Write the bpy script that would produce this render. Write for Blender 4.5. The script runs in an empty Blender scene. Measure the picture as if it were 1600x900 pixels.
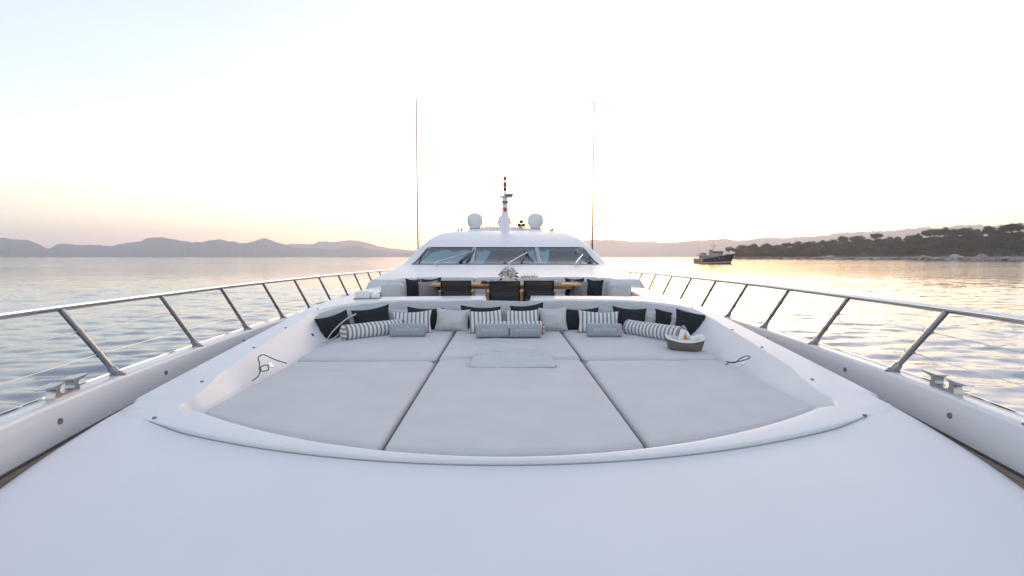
import bpy, bmesh, math, random
import numpy as np
from mathutils import Vector, Matrix, noise

R = math.radians
scene = bpy.context.scene
col = scene.collection

# ------------------------------------------------------------------ camera
# eye level is z = 0, the sea lies 4.6 m lower; +Y runs aft along the yacht
SEA = -4.6
cam_data = bpy.data.cameras.new('camera')
cam = bpy.data.objects.new('camera', cam_data)
col.objects.link(cam)
cam_data.sensor_width = 36.0
cam_data.lens = 16.0
cam_data.clip_start = 0.05
cam_data.clip_end = 60000.0
cam.location = (-0.06, 0.0, 0.0)
cam.rotation_euler = (R(90 - 3.94), 0.0, R(-1.05))
scene.camera = cam

# ------------------------------------------------------------------ sky, sun, exposure
SUN_AZ = R(17.0)      # to the right of +Y
SUN_EL = R(3.0)
world = bpy.data.worlds.new('World')
scene.world = world
world.use_nodes = True
wn = world.node_tree
wn.nodes.clear()
w_out = wn.nodes.new('ShaderNodeOutputWorld')
w_bg = wn.nodes.new('ShaderNodeBackground')
w_sky = wn.nodes.new('ShaderNodeTexSky')
w_sky.sky_type = 'NISHITA'
w_sky.sun_disc = False
w_sky.sun_elevation = SUN_EL
w_sky.sun_rotation = SUN_AZ
w_sky.altitude = 0.0
w_sky.air_density = 1.0
w_sky.dust_density = 1.0
w_sky.ozone_density = 1.25
w_bg.inputs['Strength'].default_value = 0.15
w_tint = wn.nodes.new('ShaderNodeMix')
w_tint.data_type = 'RGBA'
w_tint.blend_type = 'MULTIPLY'
w_tint.inputs['Factor'].default_value = 1.0
w_tint.inputs[7].default_value = (1.055, 0.973, 0.99, 1.0)
w_sat = wn.nodes.new('ShaderNodeHueSaturation')
w_sat.inputs['Saturation'].default_value = 0.90
wn.links.new(w_sky.outputs['Color'], w_sat.inputs['Color'])
# thin even veil of high cloud over the whole sky, faintly streaked
w_geo = wn.nodes.new('ShaderNodeTexCoord')
w_map = wn.nodes.new('ShaderNodeMapping')
w_map.inputs['Scale'].default_value = (1.2, 2.2, 7.0)
w_map.inputs['Rotation'].default_value = (0.1, 0.15, 0.4)
wn.links.new(w_geo.outputs['Generated'], w_map.inputs['Vector'])
w_noise = wn.nodes.new('ShaderNodeTexNoise')
w_noise.inputs['Scale'].default_value = 1.6
w_noise.inputs['Detail'].default_value = 6.0
w_noise.inputs['Roughness'].default_value = 0.6
wn.links.new(w_map.outputs['Vector'], w_noise.inputs['Vector'])
w_fac = wn.nodes.new('ShaderNodeMapRange')
w_fac.inputs['From Min'].default_value = 0.3
w_fac.inputs['From Max'].default_value = 0.7
w_fac.inputs['To Min'].default_value = 0.50
w_fac.inputs['To Max'].default_value = 0.41
wn.links.new(w_noise.outputs['Fac'], w_fac.inputs['Value'])
w_veil = wn.nodes.new('ShaderNodeMix')
w_veil.data_type = 'RGBA'
wn.links.new(w_fac.outputs['Result'], w_veil.inputs['Factor'])
wn.links.new(w_sat.outputs['Color'], w_veil.inputs[6])
w_veil.inputs[7].default_value = (0.67, 0.72, 0.84, 1.0)
wn.links.new(w_veil.outputs[2], w_tint.inputs[6])
wn.links.new(w_tint.outputs[2], w_bg.inputs['Color'])
wn.links.new(w_bg.outputs['Background'], w_out.inputs['Surface'])

sun_data = bpy.data.lights.new('sun', 'SUN')
sun_data.energy = 0.05
sun_data.angle = R(50.0)
sun_data.color = (1.0, 0.72, 0.48)
sun = bpy.data.objects.new('sun', sun_data)
col.objects.link(sun)
sun_dir = Vector((math.sin(SUN_AZ) * math.cos(SUN_EL), math.cos(SUN_AZ) * math.cos(SUN_EL), math.sin(SUN_EL)))
sun.rotation_euler = sun_dir.to_track_quat('Z', 'Y').to_euler()
sun.location = (0, 0, 40)

vs = scene.view_settings
vs.view_transform = 'Standard'
vs.look = 'None'
vs.exposure = 2.78
vs.gamma = 1.0
vs.use_curve_mapping = False

scene.render.engine = 'CYCLES'
cy = scene.cycles
cy.use_denoising = True
cy.max_bounces = 8
cy.diffuse_bounces = 3
cy.glossy_bounces = 4
cy.transmission_bounces = 6
cy.transparent_max_bounces = 12
cy.volume_bounces = 4
cy.caustics_reflective = False
cy.caustics_refractive = False

# ------------------------------------------------------------------ helpers
ORIGIN = {}


def tag(o, label=None, cat=None, group=None, kind=None):
    if label: o['label'] = label
    if cat: o['category'] = cat
    if group: o['group'] = group
    if kind: o['kind'] = kind
    return o


def empty(name, loc=(0, 0, 0), rot=(0, 0, 0)):
    o = bpy.data.objects.new(name, None)
    o.empty_display_size = 0.2
    o.location = loc
    o.rotation_euler = rot
    col.objects.link(o)
    return o


class MB:
    """collects vertices and faces of one mesh"""

    def __init__(self):
        self.v = []
        self.f = []
        self.sharp = None

    def add(self, verts, faces):
        b = len(self.v)
        self.v.extend([tuple(p) for p in verts])
        self.f.extend([tuple(i + b for i in f) for f in faces])
        return self

    def box(self, x0, x1, y0, y1, z0, z1):
        v = [(x0, y0, z0), (x1, y0, z0), (x1, y1, z0), (x0, y1, z0), (x0, y0, z1), (x1, y0, z1), (x1, y1, z1), (x0, y1, z1)]
        return self.add(v, [(0, 3, 2, 1), (4, 5, 6, 7), (0, 1, 5, 4), (1, 2, 6, 5), (2, 3, 7, 6), (3, 0, 4, 7)])

    def rbox(self, x0, x1, y0, y1, z0, z1, r=0.02, seg=3):
        bm = bmesh.new()
        bmesh.ops.create_cube(bm, size=1.0)
        for q in bm.verts:
            q.co = Vector(((x0 + x1) / 2 + q.co.x * (x1 - x0), (y0 + y1) / 2 + q.co.y * (y1 - y0), (z0 + z1) / 2 + q.co.z * (z1 - z0)))
        bmesh.ops.bevel(bm, geom=list(bm.edges), offset=r, segments=seg, profile=0.5, affect='EDGES')
        bm.verts.index_update()
        self.add([q.co[:] for q in bm.verts], [[q.index for q in f.verts] for f in bm.faces])
        bm.free()
        return self

    def tube(self, pts, r, n=8, cap=True, closed=False):
        pts = [Vector(p) for p in pts]
        m = len(pts)
        rr = r if isinstance(r, (list, tuple)) else [r] * m
        rings = []
        up = None
        for i, p in enumerate(pts):
            if closed:
                t = pts[(i + 1) % m] - pts[(i - 1) % m]
            else:
                t = pts[min(i + 1, m - 1)] - pts[max(i - 1, 0)]
            if t.length < 1e-9: t = Vector((0, 0, 1))
            t.normalize()
            if up is None:
                up = Vector((0, 0, 1)) if abs(t.z) < 0.9 else Vector((1, 0, 0))
            a = t.cross(up)
            if a.length < 1e-6: a = t.orthogonal()
            a.normalize()
            up = a.cross(t).normalized()
            rings.append([p + (a * math.cos(2 * math.pi * k / n) + up * math.sin(2 * math.pi * k / n)) * rr[i] for k in range(n)])
        self.loft(rings, closed_u=True, closed_v=closed, cap=cap and not closed)
        return self

    def loft(self, rings, closed_u=True, closed_v=False, cap=False):
        n = len(rings[0]); m = len(rings)
        v = [p for r_ in rings for p in r_]
        f = []
        for i in range(m if closed_v else m - 1):
            j = (i + 1) % m
            for k in range(n if closed_u else n - 1):
                l = (k + 1) % n
                f.append((i * n + k, i * n + l, j * n + l, j * n + k))
        if cap:
            f.append(tuple(range(n))[::-1])
            f.append(tuple((m - 1) * n + k for k in range(n)))
        return self.add(v, f)

    def lathe(self, prof, n=20, c=(0, 0, 0)):
        rings = [[(c[0] + r_ * math.cos(2 * math.pi * k / n), c[1] + r_ * math.sin(2 * math.pi * k / n), c[2] + z) for k in range(n)] for r_, z in prof]
        return self.loft(rings, cap=True)

    def grid(self, fn, us, vs_):
        n = len(us)
        v = [fn(a, b) for b in vs_ for a in us]
        f = [(j * n + i, j * n + i + 1, (j + 1) * n + i + 1, (j + 1) * n + i) for j in range(len(vs_) - 1) for i in range(n - 1)]
        return self.add(v, f)

    def ellipsoid(self, c, r, n=12, m=8):
        return self.lathe_e(c, r, n, m)

    def lathe_e(self, c, r, n, m):
        rings = []
        for i in range(m + 1):
            t = -math.pi / 2 + math.pi * (i + 0.02 * (1 if i == 0 else -1 if i == m else 0)) / m
            rings.append([(c[0] + r[0] * math.cos(t) * math.cos(2 * math.pi * k / n), c[1] + r[1] * math.cos(t) * math.sin(2 * math.pi * k / n), c[2] + r[2] * math.sin(t)) for k in range(n)])
        return self.loft(rings, cap=True)

    def xf(self, M):
        self.v = [tuple(M @ Vector(p)) for p in self.v]
        return self

    def build(self, name, mat, parent=None, smooth=True, angle=40, local=False):
        me = bpy.data.meshes.new(name)
        off = Vector((0, 0, 0))
        if parent is not None and not local:
            p = parent
            while p is not None:
                off += p.location
                p = p.parent
        me.from_pydata([(a - off.x, b - off.y, c - off.z) for a, b, c in self.v], [], self.f)
        me.materials.append(mat)
        bm = bmesh.new(); bm.from_mesh(me)
        bmesh.ops.recalc_face_normals(bm, faces=bm.faces)
        if smooth:
            ca = math.radians(angle)
            for f in bm.faces: f.smooth = True
            for e in bm.edges:
                if len(e.link_faces) == 2 and e.calc_face_angle(0) > ca: e.smooth = False
        bm.to_mesh(me); bm.free()
        o = bpy.data.objects.new(name, me)
        col.objects.link(o)
        if parent is not None: o.parent = parent
        return o


def interp(x, xs, ys):
    return float(np.interp(x, xs, ys))


def smooth_interp(xs, ys):
    """monotone-ish cubic through points"""
    xs = list(xs); ys = list(ys); n = len(xs)
    d = [(ys[i + 1] - ys[i]) / (xs[i + 1] - xs[i]) for i in range(n - 1)]
    m = [d[0]] + [0 if d[i - 1] * d[i] <= 0 else 2 * d[i - 1] * d[i] / (d[i - 1] + d[i]) for i in range(1, n - 1)] + [d[-1]]

    def f(x):
        if x <= xs[0]: return ys[0] + m[0] * (x - xs[0])
        if x >= xs[-1]: return ys[-1] + m[-1] * (x - xs[-1])
        i = 0
        while x > xs[i + 1]: i += 1
        h = xs[i + 1] - xs[i]; t = (x - xs[i]) / h
        return (2 * t**3 - 3 * t**2 + 1) * ys[i] + (t**3 - 2 * t**2 + t) * h * m[i] + (-2 * t**3 + 3 * t**2) * ys[i + 1] + (t**3 - t**2) * h * m[i + 1]
    return f


def copy_tree(o, parent=None):
    c = o.copy()
    col.objects.link(c)
    c.parent = parent
    for ch in o.children: copy_tree(ch, c)
    return c


def clear_keys(o):
    return o


# ------------------------------------------------------------------ materials
def new_mat(name):
    m = bpy.data.materials.new(name)
    m.use_nodes = True
    nt = m.node_tree
    return m, nt, nt.nodes['Principled BSDF']


def mat(name, color, rough=0.5, metal=0.0, noise_scale=0, var=0.06, bump=0.0, bump_scale=200, coat=0.0, spec=0.5, rough_var=0.0, stretch=(1, 1, 1), sheen=0.0):
    m, nt, b = new_mat(name)
    b.inputs['Base Color'].default_value = (*color, 1)
    b.inputs['Roughness'].default_value = rough
    b.inputs['Metallic'].default_value = metal
    b.inputs['Specular IOR Level'].default_value = spec
    b.inputs['Coat Weight'].default_value = coat
    b.inputs['Sheen Weight'].default_value = sheen
    tc = nt.nodes.new('ShaderNodeTexCoord')
    mp = nt.nodes.new('ShaderNodeMapping')
    mp.inputs['Scale'].default_value = stretch
    nt.links.new(tc.outputs['Object'], mp.inputs['Vector'])
    if noise_scale:
        n = nt.nodes.new('ShaderNodeTexNoise')
        n.inputs['Scale'].default_value = noise_scale
        n.inputs['Detail'].default_value = 5
        nt.links.new(mp.outputs['Vector'], n.inputs['Vector'])
        rp = nt.nodes.new('ShaderNodeValToRGB')
        rp.color_ramp.elements[0].position = 0.3
        rp.color_ramp.elements[1].position = 0.7
        rp.color_ramp.elements[0].color = (*[c * (1 - var) for c in color], 1)
        rp.color_ramp.elements[1].color = (*[min(1, c * (1 + var)) for c in color], 1)
        nt.links.new(n.outputs['Fac'], rp.inputs['Fac'])
        nt.links.new(rp.outputs['Color'], b.inputs['Base Color'])
        if rough_var:
            mr = nt.nodes.new('ShaderNodeMapRange')
            mr.inputs['To Min'].default_value = rough - rough_var
            mr.inputs['To Max'].default_value = rough + rough_var
            nt.links.new(n.outputs['Fac'], mr.inputs['Value'])
            nt.links.new(mr.outputs['Result'], b.inputs['Roughness'])
    if bump:
        n2 = nt.nodes.new('ShaderNodeTexNoise')
        n2.inputs['Scale'].default_value = bump_scale
        n2.inputs['Detail'].default_value = 3
        nt.links.new(mp.outputs['Vector'], n2.inputs['Vector'])
        bp = nt.nodes.new('ShaderNodeBump')
        bp.inputs['Strength'].default_value = bump
        bp.inputs['Distance'].default_value = 0.002
        nt.links.new(n2.outputs['Fac'], bp.inputs['Height'])
        nt.links.new(bp.outputs['Normal'], b.inputs['Normal'])
    return m


def stripe_mat(name, axis, period, dark, light, duty=0.45, rough=0.85, pinch=0.0):
    """woven stripes across one local axis"""
    m, nt, b = new_mat(name)
    b.inputs['Roughness'].default_value = rough
    b.inputs['Specular IOR Level'].default_value = 0.2
    tc = nt.nodes.new('ShaderNodeTexCoord')
    sp = nt.nodes.new('ShaderNodeSeparateXYZ')
    nt.links.new(tc.outputs['Object'], sp.inputs['Vector'])
    a = nt.nodes.new('ShaderNodeMath'); a.operation = 'DIVIDE'; a.inputs[1].default_value = period
    nt.links.new(sp.outputs[axis], a.inputs[0])
    fr = nt.nodes.new('ShaderNodeMath'); fr.operation = 'PINGPONG'; fr.inputs[1].default_value = 0.5
    nt.links.new(a.outputs[0], fr.inputs[0])
    rp = nt.nodes.new('ShaderNodeValToRGB')
    e = rp.color_ramp.elements
    e[0].position = 0.5 * duty - 0.03; e[0].color = (*dark, 1)
    e[1].position = 0.5 * duty + 0.03; e[1].color = (*light, 1)
    nt.links.new(fr.outputs[0], rp.inputs['Fac'])
    nt.links.new(rp.outputs['Color'], b.inputs['Base Color'])
    n2 = nt.nodes.new('ShaderNodeTexNoise'); n2.inputs['Scale'].default_value = 300
    nt.links.new(tc.outputs['Object'], n2.inputs['Vector'])
    bp = nt.nodes.new('ShaderNodeBump'); bp.inputs['Strength'].default_value = 0.3; bp.inputs['Distance'].default_value = 0.002
    nt.links.new(n2.outputs['Fac'], bp.inputs['Height'])
    nt.links.new(bp.outputs['Normal'], b.inputs['Normal'])
    return m


M = {}
M['deck'] = mat('deck_white', (0.76, 0.765, 0.77), 0.5, noise_scale=1.3, var=0.015, bump=0.05, bump_scale=900, rough_var=0.06, spec=0.35)
M['gel'] = mat('gloss_white', (0.76, 0.765, 0.77), 0.32, noise_scale=2.0, var=0.015, rough_var=0.08, spec=0.3)
M['lip_shade'] = mat('shadow_grey', (0.30, 0.31, 0.33), 0.6, noise_scale=20, var=0.1)  # grey of the shadow line drawn under the lip
M['hullw'] = mat('hull_white', (0.68, 0.695, 0.715), 0.2, noise_scale=1.5, var=0.015, rough_var=0.05)
M['steel'] = mat('polished_steel', (0.62, 0.62, 0.63), 0.12, 1.0, noise_scale=30, var=0.05, rough_var=0.04)
M['steel_p'] = mat('stanchion_steel', (0.30, 0.30, 0.315), 0.12, 1.0, noise_scale=30, var=0.08, rough_var=0.05)
M['steel_d'] = mat('cast_steel', (0.45, 0.45, 0.46), 0.30, 1.0, noise_scale=20, var=0.08, rough_var=0.06)
M['black'] = mat('black_rubber', (0.012, 0.012, 0.014), 0.5, noise_scale=40, var=0.2)
M['pad'] = mat('mattress_canvas', (0.61, 0.61, 0.61), 0.9, noise_scale=3.5, var=0.035, bump=0.35, bump_scale=500, spec=0.15)
M['padw'] = mat('cover_canvas', (0.47, 0.475, 0.49), 0.9, noise_scale=5, var=0.04, bump=0.35, bump_scale=400, spec=0.15)
M['welt'] = mat('welt_canvas', (0.40, 0.405, 0.415), 0.9, noise_scale=20, var=0.08)
M['sofa'] = mat('sofa_canvas', (0.56, 0.57, 0.59), 0.9, noise_scale=6, var=0.04, bump=0.3, bump_scale=400, spec=0.15)
M['dark'] = mat('charcoal_canvas', (0.026, 0.029, 0.035), 0.88, noise_scale=25, var=0.18, bump=0.5, bump_scale=450, spec=0.2)
M['lgrey'] = mat('pale_grey_canvas', (0.56, 0.565, 0.57), 0.9, noise_scale=12, var=0.05, bump=0.5, bump_scale=450, spec=0.15)
M['mgrey'] = mat('mid_grey_canvas', (0.26, 0.26, 0.27), 0.9, noise_scale=12, var=0.08, bump=0.5, bump_scale=450, spec=0.15)
M['towel'] = mat('grey_terry', (0.33, 0.36, 0.41), 0.97, noise_scale=60, var=0.12, bump=1.0, bump_scale=260, spec=0.1, sheen=0.3)
M['red'] = mat('red_piping', (0.36, 0.10, 0.10), 0.8, noise_scale=60, var=0.1)
M['white_thread'] = mat('white_thread', (0.8, 0.8, 0.8), 0.8, noise_scale=60, var=0.03)
M['teak'] = mat('oiled_teak', (0.42, 0.24, 0.10), 0.5, noise_scale=9, var=0.22, stretch=(1, 8, 8), bump=0.2, bump_scale=60)
M['teakdeck'] = mat('weathered_teak', (0.20, 0.155, 0.125), 0.75, noise_scale=14, var=0.2, stretch=(8, 0.6, 1), bump=0.4, bump_scale=90)
M['caulk'] = mat('black_caulk', (0.02, 0.02, 0.02), 0.6, noise_scale=20, var=0.1)
M['mast'] = mat('mast_white', (0.78, 0.78, 0.79), 0.3, noise_scale=4, var=0.02)
M['navred'] = mat('red_lens', (0.55, 0.03, 0.04), 0.2, noise_scale=8, var=0.1)
M['grey_gear'] = mat('grey_fitting', (0.16, 0.17, 0.18), 0.45, noise_scale=12, var=0.1)
STR_D, STR_L = (0.25, 0.265, 0.29), (0.70, 0.70, 0.70)
M['str_x'] = stripe_mat('striped_canvas', 'X', 0.056, STR_D, STR_L)
M['str_z'] = stripe_mat('striped_canvas_cap', 'Z', 0.056, STR_D, STR_L)

# ------------------------------------------------------------------ sea
def build_sea():
    m, nt, b = new_mat('sea_water')
    b.inputs['Base Color'].default_value = (0.03, 0.05, 0.07, 1)
    b.inputs['Roughness'].default_value = 0.06
    b.inputs['IOR'].default_value = 1.6
    geo = nt.nodes.new('ShaderNodeNewGeometry')
    h = None
    for sc, st, w in ((0.9, (0.45, 1.0, 1), 1.0), (0.22, (0.4, 1.0, 1), 2.6), (3.4, (0.45, 1.0, 1), 0.26)):
        mp = nt.nodes.new('ShaderNodeMapping'); mp.inputs['Scale'].default_value = st
        mp.inputs['Rotation'].default_value = (0, 0, 0.25)
        nt.links.new(geo.outputs['Position'], mp.inputs['Vector'])
        n = nt.nodes.new('ShaderNodeTexNoise'); n.inputs['Scale'].default_value = sc; n.inputs['Detail'].default_value = 2.5
        n.inputs['Roughness'].default_value = 0.45
        nt.links.new(mp.outputs['Vector'], n.inputs['Vector'])
        mu = nt.nodes.new('ShaderNodeMath'); mu.operation = 'MULTIPLY'; mu.inputs[1].default_value = w
        nt.links.new(n.outputs['Fac'], mu.inputs[0])
        if h is None: h = mu
        else:
            ad = nt.nodes.new('ShaderNodeMath'); nt.links.new(h.outputs[0], ad.inputs[0]); nt.links.new(mu.outputs[0], ad.inputs[1]); h = ad
    bp = nt.nodes.new('ShaderNodeBump')
    bp.inputs['Strength'].default_value = 1.0
    bp.inputs['Distance'].default_value = 0.03
    # longer, steeper chop in the open bay than in the yacht's lee
    ln = nt.nodes.new('ShaderNodeVectorMath'); ln.operation = 'LENGTH'
    nt.links.new(geo.outputs['Position'], ln.inputs[0])
    mr = nt.nodes.new('ShaderNodeMapRange')
    mr.inputs['From Min'].default_value = 60; mr.inputs['From Max'].default_value = 420
    mr.inputs['To Min'].default_value = 1.0; mr.inputs['To Max'].default_value = 4.5
    nt.links.new(ln.outputs['Value'], mr.inputs['Value'])
    hm = nt.nodes.new('ShaderNodeMath'); hm.operation = 'MULTIPLY'
    nt.links.new(h.outputs[0], hm.inputs[0]); nt.links.new(mr.outputs['Result'], hm.inputs[1])
    lmp = nt.nodes.new('ShaderNodeMapping'); lmp.inputs['Scale'].default_value = (0.006, 0.022, 1)
    nt.links.new(geo.outputs['Position'], lmp.inputs['Vector'])
    lnz = nt.nodes.new('ShaderNodeTexNoise'); lnz.inputs['Scale'].default_value = 1.0; lnz.inputs['Detail'].default_value = 3
    nt.links.new(lmp.outputs['Vector'], lnz.inputs['Vector'])
    lmr = nt.nodes.new('ShaderNodeMapRange'); lmr.inputs['From Min'].default_value = 0.35; lmr.inputs['From Max'].default_value = 0.65; lmr.inputs['To Min'].default_value = 0.45; lmr.inputs['To Max'].default_value = 1.45
    nt.links.new(lnz.outputs['Fac'], lmr.inputs['Value'])
    hm2 = nt.nodes.new('ShaderNodeMath'); hm2.operation = 'MULTIPLY'
    nt.links.new(hm.outputs[0], hm2.inputs[0]); nt.links.new(lmr.outputs['Result'], hm2.inputs[1])
    nt.links.new(hm2.outputs[0], bp.inputs['Height'])
    gs = nt.nodes.new('ShaderNodeBsdfGlossy'); gs.inputs['Roughness'].default_value = 0.06; gs.inputs['Color'].default_value = (0.93, 0.95, 0.98, 1)
    nt.links.new(bp.outputs['Normal'], gs.inputs['Normal'])
    ms = nt.nodes.new('ShaderNodeMixShader'); ms.inputs[0].default_value = 0.20
    nt.links.new(b.outputs[0], ms.inputs[1]); nt.links.new(gs.outputs[0], ms.inputs[2])
    nt.links.new(ms.outputs[0], nt.nodes['Material Output'].inputs['Surface'])
    nt.links.new(bp.outputs['Normal'], b.inputs['Normal'])
    # polar sheet: fine rings near the yacht, coarse ones out to the horizon
    rad = np.concatenate([np.linspace(0.5, 6, 5), np.geomspace(7, 160, 380), np.geomspace(170, 30000, 40)])
    ang = np.concatenate([np.linspace(-64, 64, 1100), np.linspace(68, 292, 90)])
    ang = np.radians(ang)
    A, RR = np.meshgrid(ang, rad)
    X = RR * np.sin(A); Y = RR * np.cos(A)
    Z = np.zeros_like(X)
    rng = np.random.RandomState(5)
    for i in range(44):
        lam = 0.55 * (6.5 ** rng.rand())
        th = rng.normal(1.42, 0.36)
        k = 2 * math.pi / lam
        amp = 0.0034 * lam ** 0.9
        # slow drift of the phase breaks the crests up
        ph = rng.rand() * 6.28 + 1.6 * np.sin(X * 0.11 * rng.rand() + Y * 0.13 * rng.rand() + rng.rand() * 6) + 1.2 * np.sin(X * 0.31 * rng.rand() - Y * 0.35 * rng.rand() + rng.rand() * 6)
        Z += amp * np.sin(k * (X * math.cos(th) + Y * math.sin(th)) + ph)
    fade = np.clip((RR - 90) / 65, 0, 1)
    # wind lanes and calmer patches
    lane = 0.95 + 0.32 * np.sin(X * 0.021 + 0.9 * np.sin(Y * 0.017) + 1.0) * np.sin(Y * 0.052 + 0.7 * np.sin(X * 0.03)) + 0.22 * np.sin(Y * 0.19 + X * 0.05 + 1.3 * np.sin(X * 0.045))
    Z = Z * (1 - fade) * lane + SEA
    n1, n2 = X.shape
    vco = np.stack([X, Y, Z], -1).reshape(-1, 3)
    idx = np.arange(n1 * n2).reshape(n1, n2)
    nx = np.roll(idx, -1, axis=1)
    q = np.stack([idx[:-1], nx[:-1], nx[1:], idx[1:]], -1).reshape(-1, 4)
    q = q[:, ::-1]
    me = bpy.data.meshes.new('sea')
    nv = len(vco)
    vco = np.vstack([vco, [[0, 0, SEA]]])
    tri = np.stack([idx[0], nx[0], np.full(n2, nv)], -1)
    me.vertices.add(len(vco)); me.vertices.foreach_set('co', vco.astype(np.float32).ravel())
    loops = np.concatenate([q.ravel(), tri.ravel()])
    me.loops.add(len(loops)); me.loops.foreach_set('vertex_index', loops.astype(np.int32))
    tot = np.concatenate([np.full(len(q), 4), np.full(len(tri), 3)])
    st = np.concatenate([[0], np.cumsum(tot)[:-1]])
    me.polygons.add(len(tot)); me.polygons.foreach_set('loop_start', st.astype(np.int32))
    me.polygons.foreach_set('use_smooth', np.ones(len(tot), dtype=bool))
    me.update(calc_edges=True); me.validate()
    me.materials.append(m)
    o = bpy.data.objects.new('sea', me); col.objects.link(o)
    tag(o, kind='structure')
    return o


build_sea()


# ------------------------------------------------------------------ far hills: heightfields along a skyline
def hills(name, prof, dist, depth, mat_, seed, extra=()):
    """prof: (bearing in degrees right of +Y, skyline height in m); the land stands dist away and is depth thick"""
    bear = [p[0] for p in prof]; hh = [p[1] for p in prof]
    fn = smooth_interp(bear, hh)
    bs = np.arange(bear[0], bear[-1] + 0.01, 0.06)
    rows = [0, 0.06, 0.14, 0.24, 0.34, 0.44, 0.5, 0.56, 0.7, 1.0]
    shape = [0, 0.16, 0.34, 0.58, 0.80, 0.95, 1.0, 0.93, 0.6, 0.0]
    mb = MB()
    rings = []
    for t, s in zip(rows, shape):
        ring = []
        for b_ in bs:
            a = R(b_)
            h0 = max(fn(b_), 2)
            rr = dist + depth * (t - 0.5) + 0.10 * depth * noise.noise(Vector((b_ * 0.35, seed, t)))
            nz = noise.fractal(Vector((b_ * 0.5, t * 4.0, seed + 3)), 0.8, 2.1, 4)
            z = h0 * s * (1 + (0.45 * nz * (1 - s) + 0.03 * nz)) + (h0 * 0.045 * noise.fractal(Vector((b_ * 2.6, t * 3.0, seed + 8)), 0.7, 2.1, 4) * s) if 0 < s else -6
            ring.append((rr * math.sin(a), rr * math.cos(a), SEA + z))
        rings.append(ring)
    mb.loft(rings, closed_u=False)
    o = mb.build(name, mat_, None, angle=80)
    tag(o, kind='structure')
    return o


def bearing(u):      # picture column of the reference view -> bearing in degrees
    return math.degrees(math.atan((u - 787) / 711.0))


def sky_h(v, u, d):  # skyline row -> height above the sea at ground distance d
    return (401.0 - v) / 711.0 * d * math.cos(math.atan((u - 787) / 711.0)) - SEA


M['scrub'] = mat('hill_scrub', (0.075, 0.085, 0.06), 0.95, noise_scale=0.004, var=0.25)
M['rockhill'] = mat('hill_rock', (0.11, 0.09, 0.075), 0.95, noise_scale=0.004, var=0.2)
L1 = [(-700, 380), (-500, 372), (-300, 381), (-150, 371), (-60, 379), (0, 376), (22, 372.5), (60, 376), (75, 381), (92, 388.5), (110, 380.5), (140, 383), (160, 382.5), (182, 384.5), (205, 380), (230, 377),
      (245, 372), (260, 371), (280, 374), (298, 378), (318, 379), (350, 375), (388, 380.5), (418, 373.5), (440, 379.5), (452, 383), (480, 388), (520, 389), (555, 384), (585, 389), (620, 394), (680, 397)]
hills('hills', [(bearing(u), sky_h(v, u, 8000)) for u, v in L1], 8000, 2600, M['scrub'], 1.0)
L2 = [(380, 397), (430, 388), (465, 381), (490, 381.5), (505, 377), (522, 378), (550, 376), (575, 379), (590, 383), (620, 389), (660, 391), (720, 389), (790, 385), (850, 381), (906, 376), (930, 374.5), (960, 374.5), (1000, 377), (1050, 379), (1120, 384), (1200, 392), (1260, 398)]
hills('hills', [(bearing(u), sky_h(v, u, 10300)) for u, v in L2], 10300, 2200, M['rockhill'], 9.0)
L3 = [(960, 398), (1010, 388), (1060, 378), (1100, 375), (1135, 372), (1152, 375.5), (1180, 373), (1217, 371), (1265, 370), (1290, 367), (1330, 362), (1360, 361.5), (1400, 360), (1425, 356), (1450, 355), (1475, 356), (1510, 352.5), (1540, 350.5), (1570, 351),
      (1600, 349), (1700, 343), (1850, 350), (2100, 341), (2500, 356), (2900, 352)]
hills('hills', [(bearing(u), sky_h(v, u, 9600)) for u, v in L3], 9600, 2400, M['scrub'], 17.0)


# ------------------------------------------------------------------ haze: even pale air over the whole bay
def build_haze():
    mb = MB()
    mb.box(-12500, 12500, -1500, 12200, SEA - 8, 640)
    m = bpy.data.materials.new('sea_air')
    m.use_nodes = True
    nt = m.node_tree
    nt.nodes.clear()
    o_ = nt.nodes.new('ShaderNodeOutputMaterial')
    pv = nt.nodes.new('ShaderNodeVolumePrincipled')
    pv.inputs['Color'].default_value = (0.90, 0.915, 1.0, 1)
    pv.inputs['Density'].default_value = HAZE
    pv.inputs['Anisotropy'].default_value = 0.6
    nt.links.new(pv.outputs['Volume'], o_.inputs['Volume'])
    o = mb.build('haze', m, None, smooth=False)
    tag(o, 'pale sea haze veiling the far hills', 'haze', kind='stuff')
    return o


HAZE = 1.15e-4
build_haze()

# ------------------------------------------------------------------ the yacht
yacht = empty('yacht', (0, 14, SEA))
tag(yacht, 'large white motor yacht seen from its bow looking aft along the foredeck', 'yacht')

DECK_S = 0.094


def plane(y):                       # sloping top of the coachroof
    return -1.1 + DECK_S * (y - 2.45)


def top_z(x, y):                    # coachroof surface with a little camber
    yy = y if y < 6.2 else 6.2 + 0.62 * (1 - math.exp(-(y - 6.2) / 0.62))
    z = plane(yy) - 0.003 * x * x + 0.012
    if y < 2.4: z -= 0.030 * (2.4 - y) ** 2
    return z


edge_w = smooth_interp([-4.2, -3.2, -1.5, 0.0, 1.2, 2.1, 2.66, 3.1, 4.2, 5.3, 6.3, 8.0, 11.0, 40.0], [0.10, 0.55, 1.22, 1.76, 2.22, 2.53, 2.67, 2.73, 2.78, 2.82, 2.85, 2.93, 2.99, 3.02])
bulw_w = smooth_interp([-5.2, -4.6, -3.6, -1.5, 0.0, 1.2, 2.52, 3.62, 4.9, 7.0, 9.5, 13.0, 20.0, 34.0], [0.02, 0.42, 0.95, 1.72, 2.16, 2.50, 2.86, 3.11, 3.31, 3.56, 3.72, 3.82, 3.85, 3.7])


def bulw_z(y): return -0.95 - 0.012 * (y - 3.6) - (0.0 if y > 2 else 0.0)


TEAK_Z = -1.21

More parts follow.
